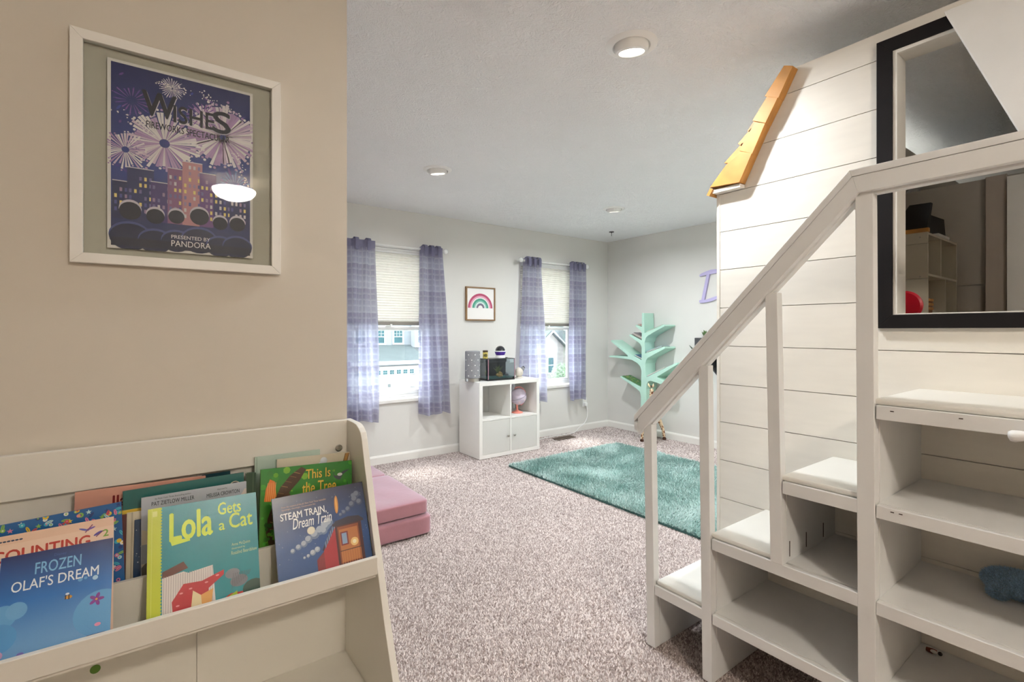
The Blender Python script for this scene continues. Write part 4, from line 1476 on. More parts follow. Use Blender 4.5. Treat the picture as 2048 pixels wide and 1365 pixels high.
MB().ball(c0 + Vector((0.002, -0.02, 0.0)), 0.006, 10, 8).build('head', mat('toy_dark', '#3a2a22', 0.5), tt, smooth=True)

# ------------------------------------------------------------------ cube cabinet
cb = thing('cube_cabinet', 'white four cube cabinet with two lower doors between the windows', 'cabinet', (2.97, 4.25, 0))
CX0, CX1, CY0, CY1, CZ = 2.592, 3.352, 4.050, 4.440, 0.757
M_CAB = mat('white_foil_cabinet', '#efede8', 0.4, 0.008, 5)
MB().box(CX0, CX1, CY0, CY1, CZ - 0.038, CZ).build('top_panel', M_CAB, cb, bevel=0.0012)
MB().box(CX0, CX1, CY0, CY1, 0, 0.038).build('bottom_panel', M_CAB, cb, bevel=0.0012)
for x in (CX0, CX1 - 0.038):
    MB().box(x, x + 0.038, CY0, CY1, 0.0385, CZ - 0.0385).build('side_panel', M_CAB, cb, bevel=0.0012)
xm = (CX0 + CX1) / 2
MB().box(xm - 0.008, xm + 0.008, CY0, CY1, 0.038, CZ - 0.038).build('divider', M_CAB, cb)
for (a, b) in ((CX0 + 0.038, xm - 0.008), (xm + 0.008, CX1 - 0.038)):
    MB().box(a, b, CY0, CY1, 0.371, 0.387).build('shelf_board', M_CAB, cb)
    d_ = MB().box(a + 0.002, b - 0.002, CY0 + 0.002, CY0 + 0.018, 0.040, 0.369).build('door', mat('shaded_white_door', '#d6d5d0', 0.4, 0.008, 5), cb, bevel=0.001)  # white doors, colour greyed to carry the shade on the cabinet front
    kx = (b - 0.032) if a < xm - 0.1 else (a + 0.032)
    MB().lathe([(0.004, 0), (0.004, 0.010), (0.010, 0.014), (0.013, 0.020), (0.011, 0.026), (0.004, 0.028)], (kx, CY0 + 0.002, 0.197), 18, MY).build('knob', M_STEEL, d_, smooth=True)

# lamp
lc = (2.615, 4.215)
lp = thing('table_lamp', 'grey cylinder lamp pierced with star dots on the cube cabinet', 'lamp', (lc[0], lc[1], CZ))
MB().lathe([(0.076, 0), (0.078, 0.004), (0.078, 0.030), (0.074, 0.034)], (lc[0], lc[1], CZ), 32).build('metal_base', M_STEEL, lp, smooth=False)
soft(MB().lathe([(0.070, 0.034), (0.076, 0.034), (0.076, 0.298), (0.070, 0.304), (0.0, 0.304)], (lc[0], lc[1], CZ), 40, cap=False).build('shade', mat('grey_shade_fabric', '#8e8f93', 0.85, 0.05, 60, 0.2, 200), lp))
dm = MB()
M_DOT = mat('white_star_dots', '#f2f2ee', 0.6, 0.01)
rr = random.Random(5)
spots = [(c * 0.9 + (0.45 if r_ % 2 else 0), 0.06 + r_ * 0.052, 0.0055) for r_ in range(5) for c in range(7)]
spots += [(rr.random() * 6.28, 0.045 + rr.random() * 0.245, 0.0012 + 0.0012 * rr.random()) for k in range(170)]
for (th, z, r_) in spots:
    n_ = Vector((math.cos(th), math.sin(th), 0))
    s_ = Vector((-math.sin(th), math.cos(th), 0))
    c_ = Vector((lc[0], lc[1], CZ + z)) + n_ * 0.0768
    k_ = 10 if r_ > 0.004 else 5
    star = r_ > 0.004
    vs = [c_ + (s_ * math.cos(j * 2 * math.pi / k_) + Vector((0, 0, 1)) * math.sin(j * 2 * math.pi / k_)) * (r_ * (1.25 if (star and j % 2 == 0) else 0.85)) for j in range(k_)]
    dm.add(vs, [tuple(range(k_))])
do = dm.build('star_dots', M_DOT, lp)
do['kind'] = 'stuff'

# aquarium
aq = thing('aquarium', 'small glass aquarium with pebbles and plants on the cube cabinet', 'aquarium', (2.92, 4.22, CZ))
AX0, AX1, AY0, AY1, AZ0, AZ1 = 2.738, 3.072, 4.115, 4.285, CZ, CZ + 0.222
M_AQG = glass_mat('aquarium_glass', (0.86, 0.90, 0.92), 0.5)
M_BLKP = mat('black_plastic', '#17171a', 0.35, 0.1, 10)
M_EDGE = mat('rosy_silicone_edge', '#b88a98', 0.4)
MB().box(AX0, AX1, AY0, AY1, AZ0, AZ0 + 0.012).build('base_tray', M_BLKP, aq, bevel=0.002)
MB().box(AX0, AX1, AY1 - 0.004, AY1, AZ0 + 0.012, AZ1).build('back_pane', mat('dark_backdrop', '#2e333c', 0.4, 0.1, 6), aq)
for nm, bx in (('front_pane', (AX0 + .003, AX1 - .003, AY0, AY0 + .003)), ('side_pane', (AX0, AX0 + .003, AY0 + .003, AY1 - .004)), ('side_pane', (AX1 - .003, AX1, AY0 + .003, AY1 - .004))):
    MB().box(*bx, AZ0 + 0.012, AZ1 - 0.004).build(nm, M_AQG, aq)
MB().box(AX0 - .001, AX0 + .005, AY0 - .001, AY0 + .004, AZ0 + 0.012, AZ1 - 0.004).build('corner_seam', M_EDGE, aq)
MB().box(AX1 - .005, AX1 + .001, AY0 - .001, AY0 + .004, AZ0 + 0.012, AZ1 - 0.004).build('corner_seam', M_EDGE, aq)
MB().box(AX0 - .001, AX1 + .001, AY0 - .001, AY1, AZ1 - 0.004, AZ1).build('lid', M_BLKP, aq, bevel=0.001)
MB().box(AX0 + .02, AX1 - .02, AY1 - 0.05, AY1 - 0.006, AZ1 - 0.045, AZ1 - 0.006).build('filter_box', mat('smoky_plastic', '#4b525c', 0.3, 0.1), aq, bevel=0.003)
MB().box(AX1 - .062, AX1 - .012, AY0 + 0.0035, AY0 + 0.0045, AZ1 - 0.045, AZ1 - 0.010).build('white_sticker', M_VINYL, aq)
pm = MB()
for k in range(900):
    x, y = rng.uniform(AX0 + .008, AX1 - .008), rng.uniform(AY0 + .008, AY1 - .010)
    z = AZ0 + 0.016 + rng.uniform(0, 0.022)
    r_ = rng.uniform(0.003, 0.006)
    pm.add([(x + r_, y, z), (x - r_, y, z), (x, y + r_, z), (x, y - r_, z), (x, y, z + r_ * .7), (x, y, z - r_ * .7)],
           [(0, 2, 4), (2, 1, 4), (1, 3, 4), (3, 0, 4), (2, 0, 5), (1, 2, 5), (3, 1, 5), (0, 3, 5)])
go = pm.build('pebbles', mat('teal_pebbles', '#5f8f8b', 0.5, 0.45, 120), aq)
go['kind'] = 'stuff'


def leafy(c, n, h, spread, m, nm):
    q = MB()
    for k in range(n):
        th = rr.random() * 6.28
        tip_ = Vector(c) + Vector((math.cos(th) * spread * rr.random(), math.sin(th) * spread * 0.5 * rr.random(), h * (0.6 + 0.4 * rr.random())))
        b0 = Vector(c)
        mid_ = (b0 + tip_) / 2 + Vector((0, 0, h * 0.12))
        s_ = Vector((-math.sin(th), math.cos(th), 0.2)) * 0.005
        q.add([b0 - s_ * .4, b0 + s_ * .4, mid_ + s_, mid_ - s_, tip_], [(0, 1, 2, 3), (3, 2, 4)])
    return q.build(nm, m, aq)


M_WPL = mat('olive_water_plant', '#6f7c4a', 0.6, 0.3, 40)
leafy((2.905, 4.185, AZ0 + 0.05), 34, 0.115, 0.075, M_WPL, 'water_plant')
leafy((2.765, 4.20, AZ0 + 0.03), 14, 0.09, 0.03, M_WPL, 'water_plant')
ck = MB()
for (dx, dz, r_) in ((0, 0.012, .026), (.028, .008, .02), (-.02, .02, .018), (.012, .038, .02), (.03, .03, .014)):
    ck.ball((2.905 + dx, 4.165, AZ0 + 0.034 + dz), (r_, r_ * .7, r_ * .8), 10, 7)
ck.build('coral_rock', mat('tan_coral', '#b3935c', 0.7, 0.3, 60), aq)
sk = MB()
sk.ball((3.01, 4.175, AZ0 + 0.055), (.022, .018, .018), 10, 7).box(2.995, 3.025, 4.165, 4.185, AZ0 + .03, AZ0 + .045)
sk.build('ornament', mat('grey_ornament', '#7d8288', 0.6, 0.3, 60), aq)
MB().box(AX1 + 0.0015, AX1 + 0.014, AY0 + 0.02, AY0 + 0.05, AZ0, AZ0 + 0.03).build('power_box', M_BLKP, aq, bevel=0.002)

jr = thing('food_jar', 'small yellow jar with brown cap standing on the aquarium lid', 'jar', (2.772, 4.22, AZ1))
jc = (2.772, 4.22, AZ1)
MB().lathe([(0.024, 0), (0.026, 0.003), (0.026, 0.062), (0.022, 0.066)], jc, 20).build('jar_body', mat('pale_yellow_label', '#dccb6c', 0.5, 0.12, 60), jr, smooth=False)
MB().lathe([(0.026, 0.066), (0.027, 0.068), (0.027, 0.082), (0.024, 0.084)], jc, 20).build('cap', mat('brown_cap', '#4a3728', 0.5), jr)
lb = MB()
for (th, z0, z1, w_) in ((-1.9, .018, .05, .007), (-1.2, .024, .044, .004), (-2.6, .02, .046, .006)):
    n_ = Vector((math.cos(th), math.sin(th), 0)); s_ = Vector((-math.sin(th), math.cos(th), 0))
    c_ = Vector(jc) + n_ * 0.0266
    lb.add([c_ - s_ * w_ + Vector((0, 0, z0)), c_ + s_ * w_ + Vector((0, 0, z0)), c_ + s_ * w_ + Vector((0, 0, z1)), c_ - s_ * w_ + Vector((0, 0, z1))], [(0, 1, 2, 3)])
lb.build('label_mark', M_BLKP, jr)

sp_ = thing('star_projector', 'purple and black dome night light on the aquarium lid', 'night light', (2.955, 4.215, AZ1))
sc_ = (2.955, 4.215, AZ1)
soft(MB().lathe([(0.050, 0), (0.052, 0.004), (0.046, 0.028), (0.042, 0.030)], sc_, 28).build('white_base', M_VINYL, sp_))
soft(MB().lathe([(0.040, 0.030), (0.048, 0.034), (0.057, 0.060), (0.057, 0.066)], sc_, 28).build('purple_body', mat('purple_plastic', '#4f2f9a', 0.3, 0.05), sp_))
MB().lathe([(0.058, 0.066), (0.060, 0.070), (0.058, 0.075), (0.05, 0.076)], sc_, 28).build('white_ring', M_VINYL, sp_, smooth=True)
dp = [(0.052 * math.cos(a), 0.076 + 0.052 * math.sin(a)) for a in np.linspace(0, 1.5, 9)]
soft(MB().lathe(dp, sc_, 28).build('dome', mat('smoked_dome', '#22252a', 0.15, 0.3, 50, coat=0.5), sp_))
MB().box(3.022, 3.038, 4.20, 4.215, AZ1, AZ1 + 0.006).build('cable_clip', M_BLKP, sp_)

cm = thing('round_monitor', 'round cream baby monitor with a small side knob by the curtain', 'monitor', (3.19, 4.20, CZ))
cc_ = (3.19, 4.20, CZ + 0.062)
MB().ball(cc_, (0.050, 0.040, 0.052), 24, 16).build('body', mat('cream_plastic', '#d6cfc3', 0.45, 0.03), cm, smooth=True)
MB().lathe([(0.040, 0), (0.042, 0.003), (0.038, 0.016)], (3.19, 4.20, CZ), 24).build('foot', mat('cream_plastic', '#d6cfc3'), cm)
MB().tube([(3.222, 4.19, CZ + 0.09), (3.240, 4.185, CZ + 0.112)], [0.024, 0.020], 16).build('side_knob', mat('grey_plastic', '#8a8c90', 0.4), cm)
MB().tube([(3.240, 4.185, CZ + 0.112), (3.246, 4.183, CZ + 0.119)], [0.017, 0.015], 16).build('lens', M_BLKP, cm)
MB().ball((3.19, 4.1605, CZ + 0.058), (0.004, 0.002, 0.003), 8, 6).build('nose', mat('grey_plastic', '#8a8c90', 0.4), cm)
MB().tube([(3.23, 4.24, CZ + 0.004), (3.26, 4.26, CZ + 0.004), (3.30, 4.24, CZ + 0.004), (3.32, 4.30, CZ + 0.004)], 0.003, 6).build('cable', M_VINYL, cm)

gl = thing('globe', 'pink and lilac globe on a coral stand in the open cube', 'globe', (3.165, 4.20, 0.387))
gc = Vector((3.180, 4.20, 0.560))
tilt = Matrix.Rotation(R(-23), 3, 'Y')
gm = mat('globe_print', '#c9b5cf', 0.35, 0.05, 8)
r_ = [n_ for n_ in gm.node_tree.nodes if n_.type == 'VALTORGB'][0]
r_.color_ramp.interpolation = 'CONSTANT'
r_.color_ramp.elements[0].position = 0.0
r_.color_ramp.elements[0].color = tuple(hexc('#cfc2d2')) + (1,)
r_.color_ramp.elements[1].position = 0.53
r_.color_ramp.elements[1].color = tuple(hexc('#e8cbc6')) + (1,)
MB().ball(gc, 0.090, 32, 22, tilt).build('sphere', gm, gl, smooth=True)
eq = MB()
eq.tube([gc + tilt @ Vector((0.0905 * math.cos(a), 0.0905 * math.sin(a), 0)) for a in np.linspace(0, 6.283, 49)], 0.0012, 5)
eq.build('equator_line', mat('thin_dark_line', '#4d4a55', 0.5), gl)
MB().tube([gc + tilt @ Vector((0.1 * math.cos(a), 0.0, 0.1 * math.sin(a))) for a in np.linspace(-1.62, 1.62, 33)], 0.008, 10).build('meridian_arm', mat('pink_plastic', '#e39a98', 0.4), gl, smooth=True)
for s_ in (-1, 1):
    MB().ball(gc + tilt @ Vector((0, 0, s_ * 0.1)), 0.010, 12, 8).build('pivot', mat('pink_plastic', '#e39a98', 0.4), gl, smooth=True)
base_p = Vector((3.165, 4.20, 0.387))
soft(MB().lathe([(0.062, 0), (0.064, 0.004), (0.05, 0.012), (0.022, 0.022), (0.011, 0.035), (0.010, 0.075), (0.014, 0.088)], base_p, 28).build('stand', mat('coral_pink_plastic', '#e8907f', 0.4), gl))

# ------------------------------------------------------------------ rainbow picture
rb = thing('rainbow_picture', 'small rainbow picture in a thin brown frame between the windows', 'picture', (2.885, YW, 1.373))
RX0, RX1, RZ0, RZ1, ry = 2.698, 3.072, 1.374, 1.737, 4.474
M_WALN = mat('walnut_frame', '#8a6a46', 0.5, 0.15, 12)
fw = 0.014
for nm, q in (('frame_rail', [(RX0, RZ1), (RX1, RZ1), (RX1 - fw, RZ1 - fw), (RX0 + fw, RZ1 - fw)]), ('frame_rail', [(RX0, RZ0), (RX0 + fw, RZ0 + fw), (RX1 - fw, RZ0 + fw), (RX1, RZ0)]),
              ('frame_stile', [(RX0, RZ0), (RX0, RZ1), (RX0 + fw, RZ1 - fw), (RX0 + fw, RZ0 + fw)]), ('frame_stile', [(RX1, RZ0), (RX1 - fw, RZ0 + fw), (RX1 - fw, RZ1 - fw), (RX1, RZ1)])):
    MB().prism(q, 'y', ry, YW - 0.001).build(nm, M_WALN, rb, bevel=0.0008)
MB().box(RX0 + fw, RX1 - fw, ry + 0.010, ry + 0.016, RZ0 + fw, RZ1 - fw).build('paper', mat('white_art_paper', '#efedea', 0.8, 0.01), rb)
A = Art((RX0 + fw, ry + 0.010, RZ0 + fw), (RX1 - RX0 - 2 * fw, 0, 0), (0, 0, RZ1 - RZ0 - 2 * fw))
for (r0, r1, c_) in ((.385, .455, '#b8506f'), (.335, .385, '#dfa3b8'), (.32, .335, '#ead9de'), (.235, .30, '#4f9c85'), (.19, .235, '#86c2b4'), (.14, .165, '#a7c7c6'), (.085, .14, '#75657e')):
    A.arc(.49, .365, r0, r1, 0, math.pi, c_, 28)
A.build('painting', rb, ink_mat('watercolour_ink', 0.8))

# ------------------------------------------------------------------ tree bookcase
tr = thing('tree_bookcase', 'mint green tree shaped bookcase with slanted branches on the end wall', 'bookcase', (4.80, 3.76, 0))
M_MINT = mat('mint_paint', '#b9dfce', 0.45, 0.03, 6)
TX0, TX1 = 4.700, XR - 0.002
trunk = [(3.775, 1.476), (3.746, 1.474), (3.737, 1.20), (3.728, 0.95), (3.715, 0.70), (3.708, 0.45), (3.703, 0.0), (3.796, 0.0), (3.790, 0.5), (3.780, 0.95)]
MB().prism(trunk, 'x', TX0, TX1 if False else XR - 0.016).build('trunk', M_MINT, tr, bevel=0.002)
BR = [
    [(3.742, 1.235), (3.468, 1.334), (3.455, 1.330), (3.450, 1.318), (3.60, 1.250), (3.69, 1.205), (3.718, 1.178), (3.733, 1.13)],
    [(3.737, 0.993), (3.465, 1.084), (3.452, 1.078), (3.449, 1.064), (3.60, 0.990), (3.69, 0.945), (3.712, 0.918), (3.727, 0.87)],
    [(3.722, 0.712), (3.300, 0.910), (3.285, 0.905), (3.283, 0.893), (3.555, 0.735), (3.552, 0.724), (3.38, 0.650), (3.378, 0.634), (3.392, 0.630), (3.60, 0.672), (3.648, 0.680), (3.685, 0.668), (3.704, 0.640), (3.711, 0.58)],
    [(3.772, 1.310), (3.862, 1.334), (3.870, 1.328), (3.866, 1.316), (3.795, 1.270), (3.774, 1.235)],
    [(3.777, 1.150), (3.952, 1.220), (3.964, 1.215), (3.960, 1.200), (3.80, 1.108), (3.778, 1.07)],
    [(3.780, 0.915), (3.90, 0.960), (4.250, 1.146), (4.262, 1.140), (4.258, 1.126), (3.992, 0.962), (3.985, 0.948), (4.282, 0.948), (4.290, 0.940), (4.284, 0.930), (3.93, 0.912), (3.84, 0.872), (3.80, 0.838), (3.782, 0.79)],
    [(3.786, 0.592), (4.098, 0.700), (4.110, 0.695), (4.105, 0.684), (3.85, 0.566), (3.808, 0.538), (3.790, 0.49)],
]
for q in BR:
    MB().prism(q, 'x', TX0, TX1).build('branch', M_MINT, tr, bevel=0.0015)


def tree_book(y0, z0, y1, z1, th, c, label, x0=4.712, x1=4.86, art=None):
    """thin book lying on a sloping branch from (y0, z0) up to (y1, z1)"""
    d_ = Vector((0, y1 - y0, z1 - z0))
    nrm = Vector((0, -d_.z, d_.y)).normalized()
    if nrm.z < 0:
        nrm = -nrm
    t = thing('picture_book', label, 'book', (x0, y0, z0), 'books on the tree bookcase')
    o = Vector((x0, y0, z0)) + nrm * 0.002
    X_ = Vector((x1 - x0, 0, 0))
    cm_ = mat('cover_' + c.strip('#'), c, 0.35, 0.05, 20)
    e = 0.0016
    MB().obox(o, X_, d_, nrm * e).obox(o + nrm * (th - e), X_, d_, nrm * e).obox(o + X_ - Vector((e, 0, 0)), Vector((e, 0, 0)), d_, nrm * th).build('cover', cm_, t)
    MB().obox(o + nrm * e + Vector((0.003, 0, 0)) + d_ * 0.02, X_ - Vector((0.006, 0, 0)), d_ * 0.96, nrm * (th - 2 * e)).build('pages', M_PAGE, t)
    return t, o + nrm * th, X_, d_


tree_book(3.722, 1.245, 3.50, 1.325, 0.009, '#7fb0a8', 'thin sea green book on the highest long branch')
tree_book(3.722, 1.001, 3.50, 1.075, 0.010, '#2f6f77', 'teal book under a pale book on the middle branch', x1=4.87)
tree_book(3.718, 1.0135, 3.51, 1.083, 0.008, '#a9cbe0', 'pale blue book on top of the teal book')
t_, o_, X_, d_ = tree_book(3.712, 0.722, 3.46, 0.840, 0.010, '#e4e6ea', 'white book with blue lower edge on the forked branch')
A = Art(o_, d_ * -1 if False else X_, d_)
A.poly([(0, 0), (0, .45), (.25, .3), (.4, 0)], '#3f6fb0'); A.build('cover_print', t_, INK)
tree_book(3.785, 1.318, 3.845, 1.334, 0.010, '#b58a86', 'small dusty rose book on the topmost short branch')
tree_book(3.785, 1.158, 3.935, 1.218, 0.010, '#3a3237', 'dark book at the foot of the small stack', x1=4.84)
tree_book(3.785, 1.1705, 3.93, 1.2285, 0.012, '#d8cfe0', 'lilac white book in the middle of the small stack')
tree_book(3.785, 1.185, 3.91, 1.235, 0.009, '#5e5560', 'grey violet book topping the small stack', x1=4.83)
tree_book(3.792, 0.924, 3.895, 0.962, 0.014, '#2e6186', 'blue book resting where the forked branch meets the trunk')
t_, o_, X_, d_ = tree_book(3.800, 0.602, 4.085, 0.700, 0.006, '#3f7a33', 'colourful green and yellow picture book on the lowest branch')
A = Art(o_ + d_, X_, -d_)
A.N = -A.N if A.N.z < 0 else A.N
A.rect(0, 0, 1, 1, '#3f7d3a')
rr = random.Random(2)
for k in range(36):
    A.disc(rr.random(), rr.random(), .05 + .1 * rr.random(), rr.choice(['#d9cf3a', '#8fbf3a', '#3f8f5a', '#e0dc5a', '#c9527a', '#e08aa0', '#2f6a3a']), .04, n=9, rot=rr.random() * 3)
A.build('cover_print', t_, INK)

# ------------------------------------------------------------------ wall letter, plant shelf, hook
ld_ = thing('wall_letter', 'lilac wooden letter D half hidden behind the playhouse corner', 'wall letter', (XR, 2.95, 1.57))
M_LIL = mat('lilac_wood', '#bcb4dc', 0.5, 0.03, 6)
bowl = [(3.131, 1.862), (3.134, 1.880), (3.115, 1.894), (3.06, 1.912), (2.996, 1.926), (2.93, 1.926), (2.86, 1.905), (2.80, 1.85), (2.775, 1.78), (2.79, 1.70), (2.84, 1.64),
        (2.918, 1.606), (3.0, 1.582), (3.07, 1.572), (3.125, 1.570), (3.138, 1.585), (3.134, 1.602), (3.11, 1.604), (3.05, 1.606), (2.918, 1.640), (2.855, 1.675), (2.818, 1.73), (2.81, 1.79),
        (2.83, 1.84), (2.88, 1.872), (2.918, 1.882), (2.99, 1.880), (3.06, 1.872)]
# stroke outline as a closed strip: outer run then inner run
MB().prism(bowl, 'x', XR - 0.018, XR - 0.001).build('bowl_stroke', M_LIL, ld_, bevel=0.001)
MB().prism([(3.045, 1.884), (3.010, 1.882), (3.075, 1.598), (3.110, 1.600)], 'x', XR - 0.020, XR - 0.0012).build('stem_stroke', M_LIL, ld_, bevel=0.001)

M_PLB = mat('charcoal_plant_shelf', '#3a3a3c', 0.5, 0.1, 10)
pl = thing('hexagon_plant_shelf', 'charcoal hexagon wall shelf showing under the handrail beside the playhouse', 'wall shelf', (XR, 2.86, 0.78))
hx = [(2.935, 1.000), (2.935, 0.870), (2.860, 0.790), (2.745, 0.790), (2.680, 0.870), (2.680, 1.000)]
hi = [(2.858 + (y - 2.808) * 0.88 - 0.05, 0.895 + (z - 0.895) * 0.86) for y, z in hx]
nh = len(hx)
for k in range(nh):
    MB().prism([hx[k], hx[(k + 1) % nh], hi[(k + 1) % nh], hi[k]], 'x', XR - 0.12, XR - 0.001).build('shelf_side', M_PLB, pl)
MB().prism(hx, 'x', XR - 0.006, XR - 0.0005).build('shelf_back', M_PLB, pl)
pt_ = thing('potted_succulent', 'small succulent in a square charcoal pot on the wall above the handrail', 'plant', (XR - 0.06, 3.06, 1.09))
MB().box(XR - 0.12, XR - 0.002, 3.00, 3.128, 1.075, 1.187).build('pot', M_PLB, pt_, bevel=0.004)
lf = MB()
rr = random.Random(9)
for k in range(16):
    th = rr.random() * 6.28
    b0 = Vector((XR - 0.06, 3.03, 1.185))
    d_ = Vector((math.cos(th) * .045, math.sin(th) * .05, .06 + .035 * rr.random()))
    s_ = d_.cross(Vector((0, 0, 1))).normalized() * 0.011
    lf.add([b0, b0 + d_ * .55 - s_, b0 + d_, b0 + d_ * .55 + s_, b0 + d_ * .5 + Vector((0, 0, -.008))], [(0, 1, 4), (1, 2, 4), (2, 3, 4), (3, 0, 4), (0, 3, 2, 1)])
lf.build('succulent_leaves', mat('succulent_green', '#5d7a4a', 0.5, 0.2, 30), pt_)
tw = MB().tube([(XR - 0.06, 3.12, 1.07), (XR - 0.07, 3.16, 1.05), (XR - 0.08, 3.19, 1.075), (XR - 0.085, 3.215, 1.105)], [0.005, 0.006, 0.008, 0.002], 7)
tw.build('trailing_stem', mat('dark_leaf', '#4a5a4c', 0.6), pt_, smooth=True)

hk = thing('ceiling_hook', 'tiny black hook in the ceiling near the room corner', 'hook', (4.412, 3.99, ZC))
MB().lathe([(0.030, 0), (0.028, -0.006), (0.006, -0.010), (0.005, -0.016)], (4.412, 3.99, ZC), 14).build('hook_plate', M_BLKP, hk)
MB().tube([(4.412, 3.99, ZC - 0.012), (4.412, 3.99, ZC - 0.05)], 0.003, 6).build('hook_stem', M_BLKP, hk)

# ------------------------------------------------------------------ giraffe plush
gf = thing('giraffe_plush', 'standing spotted giraffe plush in front of the tree bookcase', 'plush toy', (4.62, 3.56, 0))


def giraffe_mat():
    m = mat('giraffe_plush', '#e2c9a2', 0.95, 0.05, 40, sheen=0.4)
    nt = m.node_tree
    b = nt.nodes['Principled BSDF']
    tc = [n for n in nt.nodes if n.type == 'TEX_COORD'][0]
    vo = nt.nodes.new('ShaderNodeTexVoronoi')
    vo.feature = 'DISTANCE_TO_EDGE'
    vo.inputs['Scale'].default_value = 34
    nt.links.new(tc.outputs['Object'], vo.inputs['Vector'])
    rp_ = nt.nodes.new('ShaderNodeValToRGB')
    rp_.color_ramp.elements[0].position = 0.15
    rp_.color_ramp.elements[1].position = 0.20
    rp_.color_ramp.elements[0].color = tuple(hexc('#e6cfa9')) + (1,)
    rp_.color_ramp.elements[1].color = tuple(hexc('#8a4a24')) + (1,)
    nt.links.new(vo.outputs['Distance'], rp_.inputs['Fac'])
    nt.links.new(rp_.outputs['Color'], b.inputs['Base Color'])
    return m


M_GIR = giraffe_mat()
sv = [((4.69, 3.60, 0.315), .055), ((4.62, 3.555, 0.335), .060), ((4.56, 3.53, 0.385), .042), ((4.545, 3.518, 0.48), .026), ((4.535, 3.508, 0.565), .022), ((4.53, 3.502, 0.605), .026),
      ((4.515, 3.485, 0.595), .018), ((4.505, 3.472, 0.585), .014),
      ((4.545, 3.60, 0.26), .028), ((4.522, 3.622, 0.12), .017), ((4.517, 3.627, 0.022), .016),
      ((4.575, 3.50, 0.26), .028), ((4.570, 3.485, 0.12), .017), ((4.568, 3.480, 0.022), .016),
      ((4.745, 3.565, 0.24), .028), ((4.785, 3.54, 0.12), .018), ((4.800, 3.532, 0.022), .017),
      ((4.695, 3.645, 0.24), .028), ((4.705, 3.665, 0.12), .018), ((4.710, 3.670, 0.022), .017),
      ((4.745, 3.625, 0.30), .010), ((4.765, 3.64, 0.20), .006)]
se = [(0, 1), (1, 2), (2, 3), (3, 4), (4, 5), (5, 6), (6, 7), (1, 8), (8, 9), (9, 10), (1, 11), (11, 12), (12, 13), (0, 14), (14, 15), (15, 16), (0, 17), (17, 18), (18, 19), (0, 20), (20, 21)]
me = bpy.data.meshes.new('body')
me.from_pydata([p for p, r in sv], se, [])
me.materials.append(M_GIR)
go = bpy.data.objects.new('body', me)
link(go, gf)
sk_ = go.modifiers.new('skin', 'SKIN')
sk_.use_smooth_shade = True
for i_, (p, r) in enumerate(sv):
    me.skin_vertices[0].data[i_].radius = (r, r)
me.skin_vertices[0].data[0].use_root = True
sb = go.modifiers.new('subdivision', 'SUBSURF')
sb.levels = sb.render_levels = 2
M_HOOF = mat('dark_brown_felt', '#4a2f20', 0.9, 0.1, 30)
for (x, y) in ((4.517, 3.627), (4.568, 3.480), (4.800, 3.532), (4.710, 3.670)):
    MB().lathe([(0.017, 0.0), (0.021, 0.003), (0.019, 0.024), (0.014, 0.030)], (x, y, 0.0), 14).build('hoof', M_HOOF, gf, smooth=True)
for s_ in (-1, 1):
    MB().tube([(4.536, 3.512 + s_ * 0.012, 0.625), (4.545, 3.522 + s_ * 0.032, 0.648), (4.55, 3.53 + s_ * 0.036, 0.672)], [0.006, 0.011, 0.002], 8).build('ear', mat('ear_felt', '#e6cfa9', 0.9), gf, smooth=True)
    hn = MB().tube([(4.534, 3.506 + s_ * 0.008, 0.625), (4.536, 3.508 + s_ * 0.009, 0.65)], [0.004, 0.006], 8).build('horn', M_HOOF, gf, smooth=True)
    MB().ball((4.512, 3.492 + s_ * 0.017 - 0.003, 0.611), 0.004, 8, 6).build('eye', M_BLKP, gf, smooth=True)

# ------------------------------------------------------------------ pink floor cushion
fc = thing('floor_cushion', 'folded pink velvet floor cushion beside the bookshelf end', 'floor cushion', (1.05, 3.1, 0))
M_VEL = mat('pink_velvet', '#aa757c', 0.8, 0.06, 7, 0.25, 30, sheen=1.0)
M_VEL.node_tree.nodes['Principled BSDF'].inputs['Sheen Tint'].default_value = (0.86, 0.84, 0.98, 1)
M_VEL.node_tree.nodes['Principled BSDF'].inputs['Sheen Roughness'].default_value = 0.5


def pad(x0, x1, y0, y1, z0, z1, nm, rnd=0.02, wr=0.004):
    nx, ny = 40, 40
    bm = bmesh.new()
    bmesh.ops.create_cube(bm, size=1)
    bmesh.ops.subdivide_edges(bm, edges=bm.edges, cuts=14, use_grid_fill=True)
    for v in bm.verts:
        x, y, z = v.co
        r_ = rnd
        px, py, pz = x * (x1 - x0), y * (y1 - y0), z * (z1 - z0)
        hx_, hy_, hz_ = (x1 - x0) / 2 - r_, (y1 - y0) / 2 - r_, (z1 - z0) / 2 - r_
        cx_, cy_, cz_ = max(-hx_, min(hx_, px)), max(-hy_, min(hy_, py)), max(-hz_, min(hz_, pz))
        d_ = Vector((px - cx_, py - cy_, pz - cz_))
        if d_.length > r_:
            d_ = d_.normalized() * r_
        p_ = Vector((cx_, cy_, cz_)) + d_ + Vector(((x0 + x1) / 2, (y0 + y1) / 2, (z0 + z1) / 2))
        if z > 0.2:
            p_.z += wr * noise.noise(Vector((p_.x * 9, p_.y * 5, 2.0)))
        v.co = p_
    me_ = bpy.data.meshes.new(nm)
    bm.to_mesh(me_)
    bm.free()
    me_.materials.append(M_VEL)
    for p in me_.polygons:
        p.use_smooth = True
    o = bpy.data.objects.new(nm, me_)
    link(o, fc)
    s2 = o.modifiers.new('subdivision', 'SUBSURF')
    s2.levels = s2.render_levels = 1
    return o


